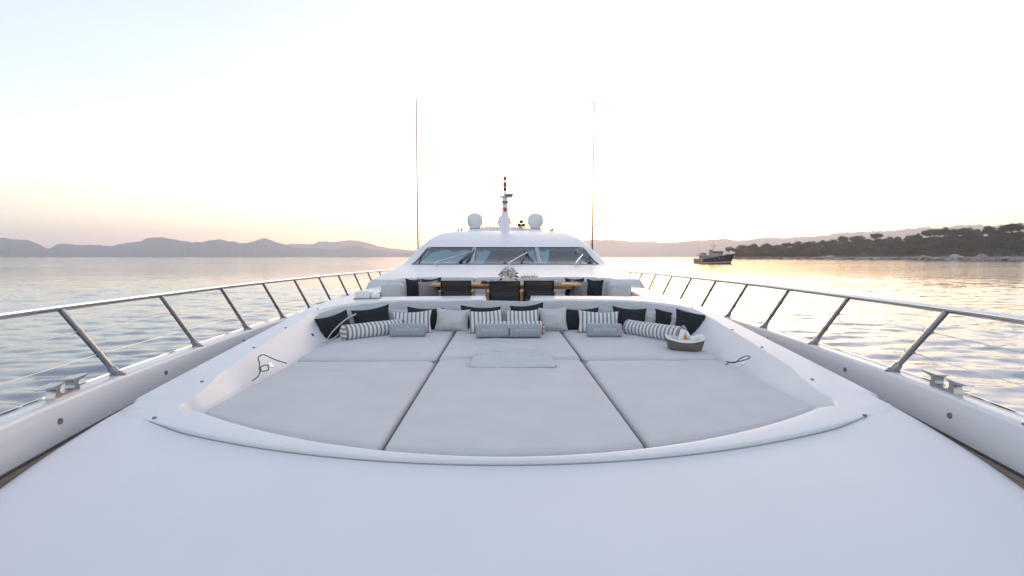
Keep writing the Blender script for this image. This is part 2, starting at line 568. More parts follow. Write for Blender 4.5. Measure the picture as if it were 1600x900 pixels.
# hull: inner face of the bulwark, cap, flared side down into the water
ys = list(np.linspace(-5.2, 34, 120))


def build_hull():
    mb = MB()
    rings = []
    for y in ys:
        w = bulw_w(y); zt = bulw_z(y)
        ring = [(w - 0.03, y, TEAK_Z - 0.02), (w - 0.012, y, zt - 0.10), (w, y, zt - 0.022), (w + 0.008, y, zt - 0.006), (w + 0.024, y, zt), (w + 0.10, y, zt - 0.004), (w + 0.165, y, zt - 0.012), (w + 0.182, y, zt - 0.022), (w + 0.188, y, zt - 0.045)]
        keel = max(0.0, min(1.0, (y + 5.2) / 10.0)) ** 0.6
        for t in (0.25, 0.5, 0.75, 1.0):
            ww = (w + 0.18) * (1 - t * (1 - keel) * 0.75) - 0.35 * t
            ring.append((max(ww, 0.01), y + 1.5 * t * (1 - keel), zt - 0.05 + (SEA - 0.6 - zt) * t))
        rings.append(ring)
    r2 = [[p for p in reversed(r_)] for r_ in rings]
    left = [[(-x, y, z) for x, y, z in r_] for r_ in rings]
    mb.loft(r2, closed_u=False)
    mb.loft(left, closed_u=False)
    # transom
    a = rings[-1]
    mb.add([p for p in a] + [(-x, y, z) for x, y, z in reversed(a)], [tuple(range(2 * len(a)))])
    return mb.build('hull', M['hullw'], yacht, angle=50)


hull = build_hull()
# black caulked joint under the bulwark and a bright rub strip along its outer edge
for s in (-1, 1):
    yy = np.linspace(-4.4, 12, 90)
    MB().tube([(s * (bulw_w(y) - 0.034), y, TEAK_Z + 0.006) for y in yy], 0.008, 6).build('deck_joint', M['black'], hull)
    MB().tube([(s * (bulw_w(y) + 0.19), y, bulw_z(y) - 0.018) for y in np.linspace(-4.4, 14, 90)], 0.011, 6).build('rub_strip', M['steel'], hull)


def disc(mb, c, nrm, r, h, n=18):
    nrm = Vector(nrm).normalized()
    q = nrm.to_track_quat('Z', 'Y').to_matrix().to_4x4()
    t = MB().lathe([(r, -0.004), (r, h * 0.6), (r * 0.88, h), (r * 0.5, h), (r * 0.45, h * 0.7)], n)
    t.xf(Matrix.Translation(c) @ q)
    mb.add(t.v, t.f)
    return mb


for s in (-1, 1):
    for y, z in ((2.95, -1.07), (4.22, -1.075), (5.9, -1.09)):
        x = s * (bulw_w(y) - 0.0135)
        disc(MB(), (x, y, z), (-s, 0.12, 0.1), 0.021, 0.008).build('drain_cover', M['grey_gear'], hull)

# side decks: teak planks following the bulwark
for s in (-1, 1):
    mb = MB()
    yy = np.linspace(-4.6, 30, 80)
    mb.loft([[(s * max(edge_w(y) - 0.12, 0.02), y, TEAK_Z - 0.012), (s * max(bulw_w(y) - 0.025, 0.03), y, TEAK_Z - 0.012)] for y in yy], closed_u=False)
    sd = mb.build('side_deck', M['caulk'], yacht)
    for k in range(9):
        a0 = 0.035 + k * 0.066; a1 = a0 + 0.060
        pl = MB()
        rings = []
        for y in np.linspace(-1.0, 12.0, 60):
            w = bulw_w(y)
            i0 = max(w - a1, edge_w(y) - 0.10); i1 = max(w - a0, edge_w(y) - 0.095)
            rings.append([(s * i0, y, TEAK_Z - 0.011), (s * i0, y, TEAK_Z), (s * i1, y, TEAK_Z), (s * i1, y, TEAK_Z - 0.011)])
        pl.loft(rings, cap=True)
        pl.build('plank', M['teakdeck'], sd)

# foredeck: the broad white sheet in front of the sunpad
def lip_y(x): return 2.385 + 0.098 * x * x


def fore_z(x, y):
    d = 0.028 * max(0.0, min(1.0, (2.42 - abs(x)) / 0.35))
    return top_z(x, y) - 0.003 - d


mb = MB()
rings = []
for q in np.linspace(0, 1, 110):
    ring = []
    for t in np.linspace(-1, 1, 81):
        xa = abs(t) * 2.70
        yend = lip_y(min(xa, 2.40)) + 0.03 + max(0.0, min(1.0, (xa - 2.40) / 0.12)) * (3.32 - lip_y(2.40) - 0.03)
        y = -3.9 + (yend + 3.9) * q
        w = edge_w(y)
        x = t * w
        z = fore_z(x, y)
        e = (1 - abs(t)) * w
        if e < 0.05: z -= 0.025 * (1 - e / 0.05) ** 2
        ring.append((x, y, z))
    ring = [(-w - 0.02, ring[0][1], TEAK_Z - 0.03)] + ring + [(w + 0.02, ring[-1][1], TEAK_Z - 0.03)]
    rings.append(ring)
mb.loft(rings, closed_u=False)
foredeck = mb.build('foredeck', M['gel'], yacht, angle=60)

# coachroof: ring lofted from the outer edge over the coaming down into the sunpad well
FLOOR_Z = -1.24
rec_w = smooth_interp([3.18, 3.55, 4.4, 5.5, 6.4], [2.33, 2.42, 2.51, 2.60, 2.655])
REAR_Y, COCK_Y = 7.36, 7.92


def arc(cx, cy_, r, a0, a1, n):
    return [(cx + r * math.cos(R(a0 + (a1 - a0) * i / (n - 1))), cy_ + r * math.sin(R(a0 + (a1 - a0) * i / (n - 1)))) for i in range(n)]


def half_outline():
    """matched points for x >= 0 from front centre to rear centre: (outer, well top, well bottom)"""
    outer, top, bot = [], [], []
    n1 = 40
    for i in range(n1):                      # front lip
        t = i / (n1 - 1)
        xo = 2.40 * t
        outer.append((xo, lip_y(xo)))
        xt = 2.12 * t
        top.append((xt, 2.43 + 0.140 * xt * xt))
        bot.append((xt * 0.985, 2.47 + 0.142 * xt * xt))
    n2 = 12
    for i in range(1, n2):                   # corner
        t = i / (n2 - 1)
        yo = lip_y(2.40) + (3.30 - lip_y(2.40)) * t
        outer.append((2.40 + (edge_w(3.30) - 2.40) * min(1, t * 2.2), yo if t > 0.3 else lip_y(2.40) + 0.1 * t))
        a = R(-62 + 82 * t)
        top.append((2.18 + 0.16 * math.cos(a) - 0.02 * (1 - t), 3.22 + 0.16 * math.sin(a) + 0.02 * t))
        bot.append((2.10 + 0.14 * math.cos(a), 3.22 + 0.14 * math.sin(a)))
    n3 = 40
    y0t, y0b = top[-1][1], bot[-1][1]
    for i in range(1, n3):                   # sides
        t = i / (n3 - 1)
        yo = 3.30 + (6.35 - 3.30) * t
        outer.append((edge_w(yo), yo))
        yt = y0t + (6.2 - y0t) * t
        bl = min(1, t * 5)
        top.append((top[n1 + n2 - 2][0] * (1 - bl) + rec_w(yt) * bl, yt))
        bot.append((bot[n1 + n2 - 2][0] + 0.06 * min(1, t * 3), y0b + (6.2 - y0b) * t))
    n4 = 30
    rc = 1.05
    for i in range(1, n4):                   # rear corner
        t = i / (n4 - 1)
        a = R(90 * t)
        top.append((rec_w(6.2) - rc + rc * math.cos(a), 6.2 + (REAR_Y - 6.2) * math.sin(a)))
        bot.append((2.28 - 0.8 + 0.8 * math.cos(a), 6.2 + (7.0 - 6.2) * math.sin(a)))
        yo = 6.35 + (COCK_Y - 6.35) * min(1, t * 1.6)
        xo = edge_w(yo) if t < 0.63 else edge_w(COCK_Y) - (edge_w(COCK_Y) - 2.0) * (t - 0.63) / 0.37
        outer.append((xo, yo))
    n5 = 110
    for i in range(1, n5):                   # rear
        t = i / (n5 - 1)
        top.append(((rec_w(6.2) - rc) * (1 - t), REAR_Y))
        bot.append(((2.28 - 0.8) * (1 - t), 7.0))
        outer.append((2.0 * (1 - t), COCK_Y))
    return outer, top, bot


ho, ht, hb = half_outline()


def mirror(h): return h + [(-x, y) for x, y in reversed(h[1:-1])]


def walk_dip(x, y):                 # low step through the coaming on the centre line
    if y > 7.1: return -0.10 * max(0.0, min(1.0, (0.40 - abs(x - 0.02)) / 0.03))
    return 0.0


OUT, TOP, BOT = mirror(ho), mirror(ht), mirror(hb)


def offs(P, Q, d):                  # move from P towards Q by d metres
    out = []
    for p, q in zip(P, Q):
        v = Vector((q[0] - p[0], q[1] - p[1])); l = max(v.length, 1e-6)
        out.append((p[0] + v.x / l * min(d, l * 0.45), p[1] + v.y / l * min(d, l * 0.45)))
    return out


def zl(P, dz=0.0): return [(x, y, top_z(x, y) + walk_dip(x, y) + dz) for x, y in P]


rings = []
skirt = []
for (x, y) in OUT:
    if y >= COCK_Y - 0.001: skirt.append((x, y, -1.32))
    elif y <= lip_y(2.40) + 0.05 and abs(x) < 2.42: skirt.append((x, y + 0.004, fore_z(x, y) - 0.01))
    else: skirt.append((x + (0.02 if x > 0 else -0.02), y, TEAK_Z - 0.03))
rings.append(skirt)
def corner_dip(P):                  # beyond the lip's ends the ring sinks flush into the foredeck
    return [(x, y, z - ((0.004 + (0.03 if abs(x) > 2.70 else 0.0)) if (y < 3.295 and abs(x) > 2.403) else 0.0)) for x, y, z in P]


def roll_off(y): return 1.0 if y >= 3.295 else 0.12


rings.append([(x, y, max(s_[2] + 0.004, top_z(x, y) + walk_dip(x, y) - 0.03 * roll_off(y))) for (x, y), s_ in zip(OUT, skirt)])
rings.append([(x, y, max(s_[2] + 0.006, top_z(x, y) + walk_dip(x, y) - 0.008 * roll_off(b_[1]))) for (x, y), s_, b_ in zip(offs(OUT, TOP, 0.004), skirt, OUT)])
rings.append(zl(offs(OUT, TOP, 0.012)))
for q_ in (1, 2, 3): rings[q_] = corner_dip(rings[q_])
rings.append(zl(offs(OUT, TOP, 0.06)))
rings.append(zl(offs(TOP, OUT, 0.10)))
rings.append(zl(offs(TOP, OUT, 0.022)))
rings.append(zl(offs(TOP, OUT, 0.008), -0.002))
rings.append(zl(TOP, -0.010))
T2 = offs(TOP, BOT, 0.008)
rings.append([(x, y, top_z(a, b) + walk_dip(a, b) - 0.028) for (x, y), (a, b) in zip(T2, TOP)])
rings.append([(x, y, FLOOR_Z + 0.02) for x, y in BOT])
rings.append([(x, y, FLOOR_Z) for x, y in offs(BOT, [(0, 5)] * len(BOT), 0.03)])
mb = MB()
mb.loft(rings)
b0 = len(mb.v) - len(BOT)
mb.f.append(tuple(range(b0, b0 + len(BOT))))
coach = mb.build('coachroof', M['gel'], yacht, angle=32)

# shadow line under the raised lip, added as a thin grey tube
xs_ = np.linspace(-2.36, 2.36, 90)
MB().tube([(x, lip_y(x) - 0.002, fore_z(x, lip_y(x)) + 0.001) for x in xs_], [0.0030 * min(1, (2.42 - abs(x)) / 0.25) + 0.0006 for x in xs_], 6).build('lip_shadow', M['lip_shade'], coach)
# fittings of the coachroof: press studs, courtesy lights, socket
for (x, y) in ((-2.47, 3.62), (-2.56, 4.55), (-2.62, 5.35), (-2.69, 6.45), (2.45, 3.60), (2.55, 4.5), (2.60, 5.2), (2.35, 2.93), (-2.35, 2.96), (-2.5, 7.5), (-2.25, 7.62), (2.5, 7.4), (2.28, 7.62), (2.66, 6.5)):
    disc(MB(), (x, y, top_z(x, y) + 0.001), (0, 0, 1), 0.013, 0.007, 12).build('press_stud', M['grey_gear'], coach)


def wall_pt(i, t):                  # a point on the well's side wall, and its normal
    a = Vector((TOP[i][0], TOP[i][1], top_z(*TOP[i]) - 0.045)); b = Vector((BOT[i][0], BOT[i][1], FLOOR_Z + 0.02))
    a2 = Vector((TOP[i + 2][0], TOP[i + 2][1], top_z(*TOP[i + 2]) - 0.045))
    n = (a2 - a).cross(b - a).normalized()
    p = a.lerp(b, t)
    if n.dot(Vector((-p.x, 0, 0.3))) < 0: n = -n
    return p, n


def nearest(y, s):
    return min(range(len(TOP) - 2), key=lambda i: abs(TOP[i][1] - y) + (9 if TOP[i][0] * s < 0 else 0))


for s in (-1, 1):
    p, n = wall_pt(nearest(4.55, s), 0.52)
    lt = disc(MB(), p + n * 0.002, n, 0.030, 0.010, 20).build('courtesy_light', M['steel'], coach)
for s, y, t in ((-1, 5.72, 0.40),):
    p, n = wall_pt(nearest(y, s), t)
    disc(MB(), p + n * 0.002, n, 0.024, 0.012, 18).build('power_socket', M['black'], coach)

# dining cockpit behind the sunpad: sole, side walls, side coamings
mb = MB()
CK_W, CK_Z, CK_END = 2.45, -1.30, 10.75
mb.grid(lambda a, b: (a, b, CK_Z), list(np.linspace(-CK_W - 0.05, CK_W + 0.05, 12)), list(np.linspace(COCK_Y - 0.05, CK_END, 8)))
mb.build('cockpit_sole', M['teakdeck'], yacht)
for s in (-1, 1):
    rings = []
    for y in list(np.linspace(COCK_Y + 0.006, 11.4, 24)):
        z = top_z(2.6, y) - 0.015 + 0.035 * min(1, max(0, (y - 8.3) / 0.5))
        we = edge_w(y)
        rings.append([(s * CK_W, y, CK_Z - 0.02), (s * CK_W, y, z - 0.03), (s * (CK_W + 0.01), y, z - 0.008), (s * (CK_W + 0.03), y, z), (s * (we - 0.05), y, z), (s * (we - 0.015), y, z - 0.012), (s * we, y, z - 0.04), (s * (we + 0.05), y, TEAK_Z - 0.03)])
    mb = MB().loft(rings, cap=True)
    mb.build('cockpit_coaming', M['gel'], yacht, angle=40)
# ------------------------------------------------------------------ superstructure
F = smooth_interp([10.6, 11.5, 13.0, 14.5, 15.4, 16.4, 17.4, 18.6, 24, 30], [-0.52, -0.40, -0.22, 0.31, 0.60, 0.84, 0.98, 1.04, 1.08, 1.0])
S = smooth_interp([0, 1.2, 1.9, 2.3, 2.56, 2.76, 2.95, 3.12, 3.30, 3.42], [1.06, 1.05, 0.99, 0.86, 0.58, 0.20, -0.18, -0.50, -0.85, -1.25])
G0, G1 = 13.0, 14.42


def house_z(x, y):
    a, b = F(y), S(abs(x)) - (0.004 * (y - 14) if y > 14 else 0)
    k = 0.09
    h = max(0, min(1, 0.5 + 0.5 * (b - a) / k))
    return b * (1 - h) + a * h - k * h * (1 - h)


def win_w(y): return 2.66 + (2.44 - 2.66) * (y - G0) / (G1 - G0)


def build_house():
    mb = MB()
    sy = sorted(set([round(v_, 4) for v_ in list(np.linspace(10.55, G0, 26)) + list(np.linspace(G0, G1, 14)) + list(np.linspace(G1, 19, 40)) + list(np.linspace(19.5, 30, 12))]))
    ss = sorted(set([round(v_, 4) for v_ in list(np.linspace(-1, 1, 41)) + list(np.linspace(-1.30, -1, 16)) + list(np.linspace(1, 1.30, 16))]))

    def px(t, y):
        w = win_w(min(max(y, G0), G1))
        if abs(t) <= 1: return t * w
        return math.copysign(w + (abs(t) - 1) / 0.30 * (3.42 - w), t)
    n = len(ss)
    for y in sy:
        for t in ss:
            x = px(t, y)
            mb.v.append((x, y, house_z(x, y)))
    for j in range(len(sy) - 1):
        for i in range(n - 1):
            ym = (sy[j] + sy[j + 1]) / 2; tm = (ss[i] + ss[i + 1]) / 2
            if G0 < ym < G1 and abs(tm) < 1: continue
            mb.f.append((j * n + i, j * n + i + 1, (j + 1) * n + i + 1, (j + 1) * n + i))
    # front foot down to the cockpit sole
    b = len(mb.v)
    for i in range(n): mb.v.append((mb.v[i][0], 10.55, -1.4))
    for i in range(n - 1): mb.f.append((i, b + i, b + i + 1, i + 1))
    return mb.build('superstructure', M['gel'], yacht, angle=45)


house = build_house()


def on_glass(x, y, d=0.0):          # on the windscreen slope, d proud of it
    z = house_z(x, y)
    s_ = (F(y + 0.05) - F(y - 0.05)) / 0.1
    n = Vector((0, -s_, 1)).normalized()
    return Vector((x, y, z)) + n * d


# windscreen: three panes, two mullions, dark gasket, dark-teal wheelhouse behind with pale drapes
m, nt, b = new_mat('tinted_glass')
nt.nodes.remove(b)
tr = nt.nodes.new('ShaderNodeBsdfTransparent'); tr.inputs['Color'].default_value = (0.62, 0.88, 0.93, 1)
gl = nt.nodes.new('ShaderNodeBsdfGlossy'); gl.inputs['Roughness'].default_value = 0.02; gl.inputs['Color'].default_value = (0.9, 0.95, 0.97, 1)
fr = nt.nodes.new('ShaderNodeFresnel'); fr.inputs['IOR'].default_value = 1.45
mx = nt.nodes.new('ShaderNodeMixShader')
nt.links.new(fr.outputs[0], mx.inputs[0]); nt.links.new(tr.outputs[0], mx.inputs[1]); nt.links.new(gl.outputs[0], mx.inputs[2])
nt.links.new(mx.outputs[0], nt.nodes['Material Output'].inputs['Surface'])
M['glass'] = m
M['wheelhouse'] = mat('wheelhouse_lining', (0.34, 0.74, 0.82), 0.6, noise_scale=3, var=0.2)
M['drape'] = mat('pale_drape', (0.72, 0.72, 0.72), 0.9, noise_scale=4, var=0.06)
MULL = (-0.98, 0.98)
for x0, x1 in ((-1.0, MULL[0] - 0.045), (MULL[0] + 0.045, MULL[1] - 0.045), (MULL[1] + 0.045, 1.0)):
    full0 = x0 == -1.0; full1 = x1 == 1.0
    mb = MB()
    mb.grid(lambda a, y: on_glass((-win_w(y) if full0 else x0) * (1 - a) + (win_w(y) if full1 else x1) * a, y, 0.004), list(np.linspace(0, 1, 14)), list(np.linspace(G0, G1, 12)))
    mb.build('windscreen_pane', M['glass'], house)
M['mullion'] = mat('grey_mullion', (0.30, 0.31, 0.33), 0.35, noise_scale=6, var=0.08)
for xm in MULL:
    mb = MB()
    rings = []
    for y in np.linspace(G0 - 0.01, G1 + 0.01, 10):
        rings.append([on_glass(xm - 0.055, y, -0.02), on_glass(xm - 0.055, y, 0.008), on_glass(xm - 0.045, y, 0.016), on_glass(xm + 0.045, y, 0.016), on_glass(xm + 0.055, y, 0.008), on_glass(xm + 0.055, y, -0.02)])
    mb.loft(rings, cap=True)
    mb.build('mullion', M['mullion'], house)
g = [(-win_w(y), y) for y in np.linspace(G0, G1, 12)] + [(t * win_w(G1), G1) for t in np.linspace(-0.98, 0.98, 30)] + [(win_w(y), y) for y in np.linspace(G1, G0, 12)] + [(t * win_w(G0), G0) for t in np.linspace(0.98, -0.98, 30)]
MB().tube([on_glass(x, y, 0.004) for x, y in g], 0.018, 6, closed=True).build('gasket', M['black'], house)
# rounded white fillets closing the corners of the opening
for s in (-1, 1):
    for (yc, dy) in ((G0, 1), (G1, -1)):
        r_ = 0.17 if dy > 0 else 0.22
        pts = [on_glass(s * win_w(yc), yc, 0.012)]
        for k in range(9):
            a = R(90 * k / 8)
            yy = yc + dy * r_ * (1 - math.sin(a)); xx = win_w(yy) - r_ * (1 - math.cos(a))
            pts.append(on_glass(s * xx, yy, 0.012))
        MB().add(pts, [(0, k, k + 1) for k in range(1, 9)]).build('corner_fillet', M['gel'], house)
# wheelhouse interior
mb = MB()
mb.add([(-2.6, 12.9, -0.55), (2.6, 12.9, -0.55), (2.6, 17.2, -0.55), (-2.6, 17.2, -0.55), (-2.6, 17.2, 0.75), (2.6, 17.2, 0.75), (-2.25, 14.6, 0.26), (2.25, 14.6, 0.26), (-2.6, 12.9, -0.3), (2.6, 12.9, -0.3)],
       [(0, 1, 2, 3), (3, 2, 5, 4), (0, 3, 4, 6, 8), (1, 9, 7, 5, 2), (6, 4, 5, 7)])
mb.build('wheelhouse_lining', M['wheelhouse'], house)
MB().rbox(-1.9, 1.9, 13.3, 14.1, -0.54, -0.22, 0.06).build('helm_console', M['wheelhouse'], house)
for x in (-0.55, 0.55):
    MB().rbox(x - 0.26, x + 0.26, 15.2, 15.45, -0.5, 0.22, 0.08).build('helm_seat', M['grey_gear'], house)


def drape(x0, x1, skew, amp=0.03, lo=0.0, hi=1.0, fold=14):
    mb = MB()

    def fn(a, b_):
        y = G0 + 0.10 + (G1 - G0 - 0.06) * (lo + (hi - lo) * b_)
        x = x0 + (x1 - x0) * a + skew * b_ * (a)
        p = on_glass(x, y, -0.07 - 0.03 * b_ + amp * math.sin(a * fold + 2.2 * b_) * (0.5 + 0.5 * b_))
        return p
    mb.grid(fn, list(np.linspace(0, 1, 40)), list(np.linspace(0, 1, 14)))
    return mb.build('drape', M['drape'], house)


drape(-2.50, -1.55, 0.50)
drape(-0.90, -0.70, 0.25, fold=9)
drape(0.72, 0.92, -0.0, fold=9)
drape(1.06, 1.20, 0.20, fold=7)
drape(2.20, 2.50, -0.2, fold=9)
# wipers: bracket, arm, blade
for (bx, by), (tx, ty), (c0, c1) in (((-1.98, 12.86), (-1.02, 13.98), ((-1.13, 13.25), (-0.96, 14.2))), ((0.10, 12.88), (0.66, 13.92), ((0.80, 13.3), (0.58, 14.1))), ((1.98, 12.86), (2.33, 13.75), ((2.52, 13.12), (2.15, 14.0)))):
    mb = MB()
    mb.tube([on_glass(bx, by, 0.0), on_glass(bx, by, 0.075)], 0.03, 8)
    mb.tube([on_glass(bx + 0.05, by + 0.02, 0.0), on_glass(bx + 0.05, by + 0.02, 0.06)], 0.015, 6)
    mb.tube([on_glass(bx, by, 0.07), on_glass((bx + tx) / 2, (by + ty) / 2, 0.11), on_glass(tx, ty, 0.05)], [0.022, 0.017, 0.012], 6)
    w = mb.build('wiper', M['steel'], yacht)
    MB().tube([on_glass(c0[0], c0[1], 0.03), on_glass((c0[0] + c1[0]) / 2, (c0[1] + c1[1]) / 2, 0.04), on_glass(c1[0], c1[1], 0.03)], 0.017, 6).build('wiper_blade', M['black'], w)

# upper visor, domes, mast
mb = MB()
rings = []
for t in np.linspace(-1, 1, 41):
    x = 1.72 * t
    e = (1 - abs(t) ** 5)
    y = 18.9 + 0.5 * t * t
    z0 = house_z(x, y)
    rings.append([(x, y - 0.2, z0 - 0.05), (x, y - 0.12, z0 + 0.10 * e), (x, y + 0.05, z0 + 0.16 * e), (x, y + 1.4, z0 + 0.15 * e), (x, y + 1.6, z0 - 0.05)])
mb.loft(rings, closed_u=False)
mb.build('upper_visor', M['gel'], yacht)
MB().tube([(1.5 * t, 18.98 + 0.5 * t * t, house_z(1.5 * t, 18.9) + 0.185) for t in np.linspace(-1, 1, 20)], 0.02, 6).build('visor_rail', M['grey_gear'], yacht)
for x in (-1.33, 1.36):
    mb = MB().lathe([(0.40, 0.0), (0.30, 0.06), (0.24, 0.12), (0.24, 0.2), (0.31, 0.27), (0.345, 0.34), (0.35, 0.54), (0.335, 0.63), (0.29, 0.71), (0.20, 0.775), (0.08, 0.81), (0.01, 0.815)], 28, (x, 20.4, 1.12))
    mb.build('satellite_dome', M['mast'], yacht)
mb = MB().lathe([(0.30, 0.0), (0.22, 0.1), (0.22, 0.25), (0.28, 0.33), (0.31, 0.42), (0.31, 0.54), (0.285, 0.65), (0.22, 0.74), (0.09, 0.80), (0.01, 0.81)], 28, (-0.02, 21.2, 1.12))
mb.build('satellite_dome', M['mast'], yacht)
# mast: raked white pylon with cross arm and lamps
MX = 0.0
rings = []
for z, w, y0, d in ((0.62, 0.30, 16.9, 1.9), (1.02, 0.26, 17.4, 1.5), (1.15, 0.20, 18.0, 1.2), (1.6, 0.14, 18.5, 0.8), (2.1, 0.115, 18.85, 0.5), (2.5, 0.10, 19.05, 0.3)):
    rings.append([(MX - w, y0 + 0.08, z), (MX - w * 0.6, y0, z), (MX + w * 0.6, y0, z), (MX + w, y0 + 0.08, z), (MX + w, y0 + d, z), (MX - w, y0 + d, z)])
mast = MB().loft(rings, cap=True).build('mast', M['mast'], yacht, angle=50)
MB().tube([(MX, 19.15, 2.4), (MX, 19.15, 2.7), (MX, 19.15, 3.25)], [0.06, 0.04, 0.035], 8).build('mast_pole', M['mast'], mast)
mb = MB(); mb.rbox(MX - 0.22, MX + 0.30, 18.95, 19.2, 2.44, 2.52, 0.02); mb.rbox(MX + 0.02, MX + 0.34, 18.9, 19.05, 2.53, 2.58, 0.01)
mb.build('cross_arm', M['mast'], mast)
MB().rbox(MX + 0.0, MX + 0.32, 18.86, 18.95, 2.48, 2.57, 0.015).build('horn', M['grey_gear'], mast)
MB().rbox(MX - 0.13, MX + 0.13, 18.80, 18.93, 2.20, 2.28, 0.02).build('mast_light', M['grey_gear'], mast)
for z in (1.90, 2.98):
    MB().lathe([(0.05, -0.10), (0.075, -0.08), (0.075, 0.08), (0.05, 0.10)], 14, (MX, 18.72 if z < 2 else 19.15, z)).build('red_light', M['navred'], mast)
MB().lathe([(0.05, -0.07), (0.07, -0.05), (0.07, 0.05), (0.03, 0.09)], 14, (MX, 19.15, 3.24)).build('mast_light', M['grey_gear'], mast)
MB().lathe([(0.05, -0.07), (0.06, -0.05), (0.06, 0.05), (0.03, 0.07)], 12, (MX, 19.15, 2.80)).build('mast_light', M['black'], mast)
MB().tube([(MX - 0.55, 18.75, 1.78), (MX + 0.55, 18.75, 1.78)], 0.012, 5).build('radar_bar', M['mast'], mast)
for s in (-1, 1):
    MB().tube([(s * 0.62, 19.3, 1.12), (s * 0.62, 19.3, 1.45), (s * 0.30, 19.3, 1.47)], 0.02, 6).build('handrail_hoop', M['mast'], yacht)
for x, h in ((-1.05, 0.17), (-0.78, 0.32), (-0.48, 0.2), (0.55, 0.3), (1.02, 0.18), (-0.95, 0.12)):
    MB().tube([(x, 19.4, 1.1), (x, 19.4, 1.18 + h)], 0.012, 5).build('short_aerial', M['mast'], yacht)
sl = MB().tube([(0.68, 19.2, 1.16), (0.68, 19.2, 1.36)], 0.04, 8).build('searchlight', M['mast'], yacht)
for dx, dz in ((-0.09, 1.31), (0.09, 1.31), (0.0, 1.45)):
    MB().lathe([(0.035, -0.1), (0.06, -0.05), (0.075, 0.06), (0.068, 0.07), (0.01, 0.05)], 12).xf(Matrix.Translation((0.68 + dx, 19.15, dz)) @ Matrix.Rotation(R(90), 4, 'X')).build('lamp', M['black'], sl)
# whip aerials
M['whip'] = mat('whip_fibreglass', (0.07, 0.06, 0.06), 0.4, noise_scale=10, var=0.05)
for x, y, z0, z1, r_ in ((-2.86, 15.0, 0.02, 5.05, 0.018), (2.86, 15.0, 0.0, 5.0, 0.021), (-2.10, 20.6, 0.75, 2.75, 0.012), (-1.98, 20.9, 0.8, 2.75, 0.012), (2.07, 20.6, 0.75, 2.6, 0.012), (2.17, 20.9, 0.8, 2.65, 0.012)):
    mb = MB().tube([(x, y, z0), (x, y, z0 + 0.5 * (z1 - z0)), (x + 0.01, y, z1)], [r_ * 1.25, r_, r_ * 0.7], 6)
    w = mb.build('whip_aerial', M['whip'], yacht)
    if abs(x) > 2.5:
        MB().tube([(x, y, z0 + 0.32), (x - math.copysign(0.45, x), y, z0 + 0.36)], 0.018, 6).build('bracket', M['mast'], w)
        MB().lathe([(0.04, -0.12), (0.05, 0), (0.04, 0.12)], 8, (x, y, z0 + 0.1)).build('aerial_base', M['mast'], w)
    else:
        MB().lathe([(0.03, -0.06), (0.04, 0), (0.03, 0.06)], 8, (x, y, z0 + 0.42)).build('aerial_base', M['grey_gear'], w)
MB().tube([(2.55, 20.0, 0.5), (2.42, 20.2, 1.42)], 0.016, 6).build('short_aerial', M['mast'], yacht)
MB().tube([(2.62, 20.0, 0.5), (2.50, 20.2, 1.42)], 0.016, 6).build('short_aerial', M['mast'], yacht)

# ------------------------------------------------------------------ guard rails
def rail_w(y): return bulw_w(y + 0.24) + 0.235
def rail_z(y): return -0.405 - 0.0075 * (y - 3.4) + RAIL_UP


for s in (-1, 1):
    RAIL_UP = 0.03 if s < 0 else 0.0
    yy = list(np.linspace(-3.6, 16.5, 80))
    rail = MB().tube([(s * rail_w(y), y, rail_z(y)) for y in yy], 0.029, 10).build('guard_rail', M['steel'], yacht)
    base = [1.20, 2.42] + [3.68 + 1.255 * k for k in range(10)]
    tops = []
    for yb in base:
        yt = yb - 0.27
        B = Vector((s * (bulw_w(yb) + 0.06), yb, bulw_z(yb) - 0.003)); T = Vector((s * rail_w(yt), yt, rail_z(yt)))
        mb = MB()
        mb.tube([B.lerp(T, 0.02), B.lerp(T, 0.10), B.lerp(T, 0.13)], [0.036, 0.032, 0.026], 10)
        mb.tube([B.lerp(T, 0.10), B.lerp(T, 0.58), T], [0.022, 0.022, 0.021], 10)
        for f_ in (0.33, 0.66):
            P = B.lerp(T, f_)
            mb.tube([P - Vector((0, 0.045, 0)), P + Vector((0, 0.045, 0))], 0.009, 6)
            mb.tube([P - (T - B).normalized() * 0.02, P + (T - B).normalized() * 0.02], 0.025, 10)
        # foot plate
        mb.lathe([(0.052, -0.004), (0.052, 0.010), (0.040, 0.020), (0.03, 0.035)], 14, (B.x, B.y, B.z))
        mb.build('stanchion', M['steel_p'], rail)
        tops.append((B, T))
    for f_ in (0.33, 0.66):
        pts = [b_.lerp(t_, f_) for b_, t_ in tops]
        MB().tube(pts, 0.0030, 5).build('wire', M['steel'], rail)

